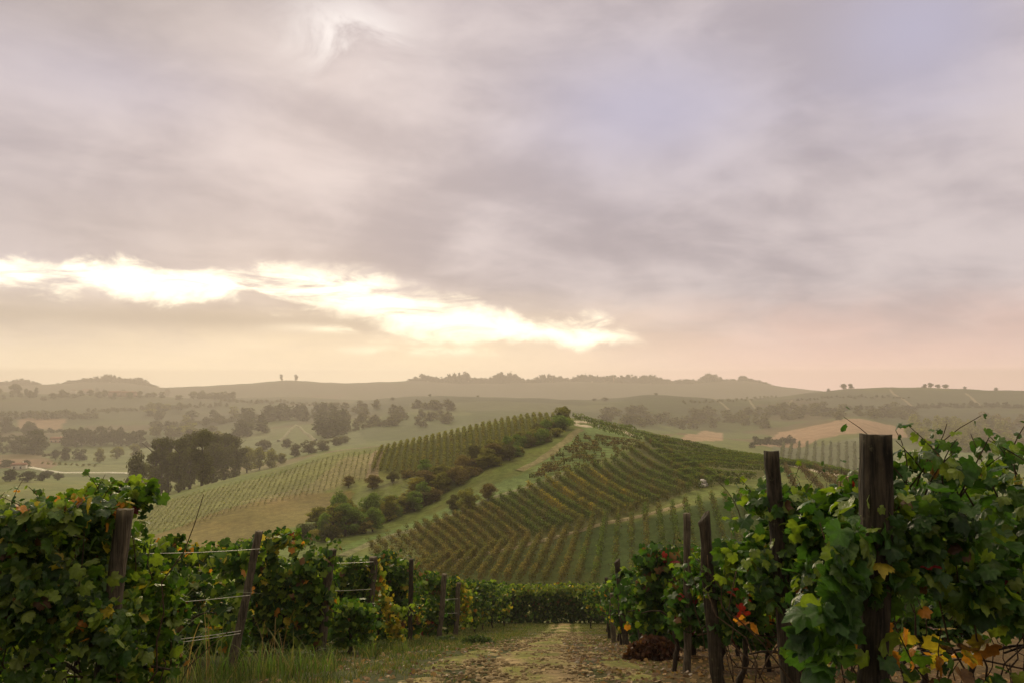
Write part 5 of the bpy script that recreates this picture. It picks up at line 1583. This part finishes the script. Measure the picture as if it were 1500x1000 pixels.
ico = np.array([(0, 0, 1), (0.9, 0, 0.35), (0.28, 0.85, 0.35), (-0.72, 0.53, 0.35), (-0.72, -0.53, 0.35), (0.28, -0.85, 0.35), (0.72, 0.53, -0.4), (-0.28, 0.85, -0.4), (-0.9, 0, -0.4), (-0.28, -0.85, -0.4), (0.72, -0.53, -0.4)])
icf = np.array([(0, 1, 2), (0, 2, 3), (0, 3, 4), (0, 4, 5), (0, 5, 1), (1, 6, 2), (2, 7, 3), (3, 8, 4), (4, 9, 5), (5, 10, 1), (6, 7, 2), (7, 8, 3), (8, 9, 4), (9, 10, 5), (10, 6, 1)])
n = 5500
Y = 7.5 + 26 * R.rand(n) ** 1.4; X = path_centre(Y) + R.normal(0, 0.62, n)
dn = fbm2(X / 0.55, Y / 0.8, 61)
k = R.rand(n) < np.clip((dn - 0.42) * 6, 0.05, 1)
X = X[k]; Y = Y[k]; n = len(X)
V = ico[None] * R.uniform(0.7, 1.3, (n, 11, 1)) * (R.uniform(0.008, 0.03, n) * np.where(R.rand(n) < .06, 1.8, 1))[:, None, None] * np.array([1.2, 1, 0.7]) + np.column_stack([X, Y, gz(X, Y) + 0.035])[:, None, :]
cc = np.repeat(np.array([(0.28, 0.205, 0.115), (0.20, 0.145, 0.08), (0.34, 0.26, 0.16)])[R.randint(0, 3, n)] * R.uniform(0.7, 1.2, (n, 1)), 11, 0)
cl_ = obj('dirt_clods', mesh_np('dirt_clods', V.reshape(-1, 3), [(icf[None] + (np.arange(n) * 11)[:, None, None]).reshape(-1, 3)], cc), M_GROUND)
cl_['kind'] = 'stuff'

# heap of dead reddish weeds by the right rows
hx, hy = X_at(948, 11.6), 11.6
n = 2600
d = unit(R.normal(0, 1, (n, 3))); d[:, 2] = np.abs(d[:, 2])
P = d * (R.rand(n) ** 0.4)[:, None] * np.array([0.42, 0.30, 0.36])
P[:, 0] += 0.12 * P[:, 2]
org = np.array([hx, hy, float(terr(hx, hy))])
P[:, 2] += terr(hx + P[:, 0], hy + P[:, 1]) - org[2]
hc = np.array([(0.085, 0.032, 0.022), (0.06, 0.024, 0.018), (0.11, 0.05, 0.03)])[R.randint(0, 3, n)] * R.uniform(0.6, 1.3, (n, 1))
V, fs, cc = leaves(T_QUAD, P, R.normal(0, 1, (n, 3)), R.normal(0, 1, (n, 3)) + (0, 0, 0.8), R.uniform(0.03, 0.07, n), hc)
tag(obj('weed_heap', mesh_np('weed_heap', V, fs, cc), M_LEAFM, loc=org), 'heap of dead reddish brown weeds beside the path under the right vines', 'weed heap')
for i, (px, Yc, s_, lb) in enumerate([(700, 19.5, 0.28, 'dark low weed tuft on the left edge of the path'), (655, 22.0, 0.22, 'small dark weed tuft by the thin left posts')]):
    n = 500
    hx = X_at(px, Yc); org = np.array([hx, Yc, float(terr(hx, Yc))])
    d = unit(R.normal(0, 1, (n, 3))); d[:, 2] = np.abs(d[:, 2])
    P = d * (R.rand(n) ** 0.4)[:, None] * np.array([1.6, 1, 0.7]) * s_
    V, fs, cc = leaves(T_QUAD, P, R.normal(0, 1, (n, 3)) + (0, 0, .5), R.normal(0, 1, (n, 3)), R.uniform(0.04, 0.09, n), np.array([(0.05, 0.075, 0.025)]) * R.uniform(0.6, 1.4, (n, 1)))
    tag(obj('weed_tuft', mesh_np('weed_tuft', V, fs, cc), M_LEAFM, loc=org), lb, 'weed tuft')

# ------------------------------------------------------------------ haze over the valley
hv, hf = box(0, 1440, -65.5, 10000, 2930, 65.5 + 55)
hz = bpy.data.materials.new('haze'); hz.use_nodes = True
hz.node_tree.nodes.clear()
pv = hz.node_tree.nodes.new('ShaderNodeVolumePrincipled')
pv.inputs['Color'].default_value = (*HAZE_COLOR, 1)
pv.inputs['Density'].default_value = HAZE_DENSITY
pv.inputs['Anisotropy'].default_value = HAZE_G
for nm in ('Density Attribute', 'Color Attribute', 'Temperature Attribute'):
    pv.inputs[nm].default_value = ''
ho = hz.node_tree.nodes.new('ShaderNodeOutputMaterial')
hz.node_tree.links.new(pv.outputs[0], ho.inputs['Volume'])
hob = obj('haze', mesh_np('haze', hv, [hf]), hz)
hob['kind'] = 'stuff'
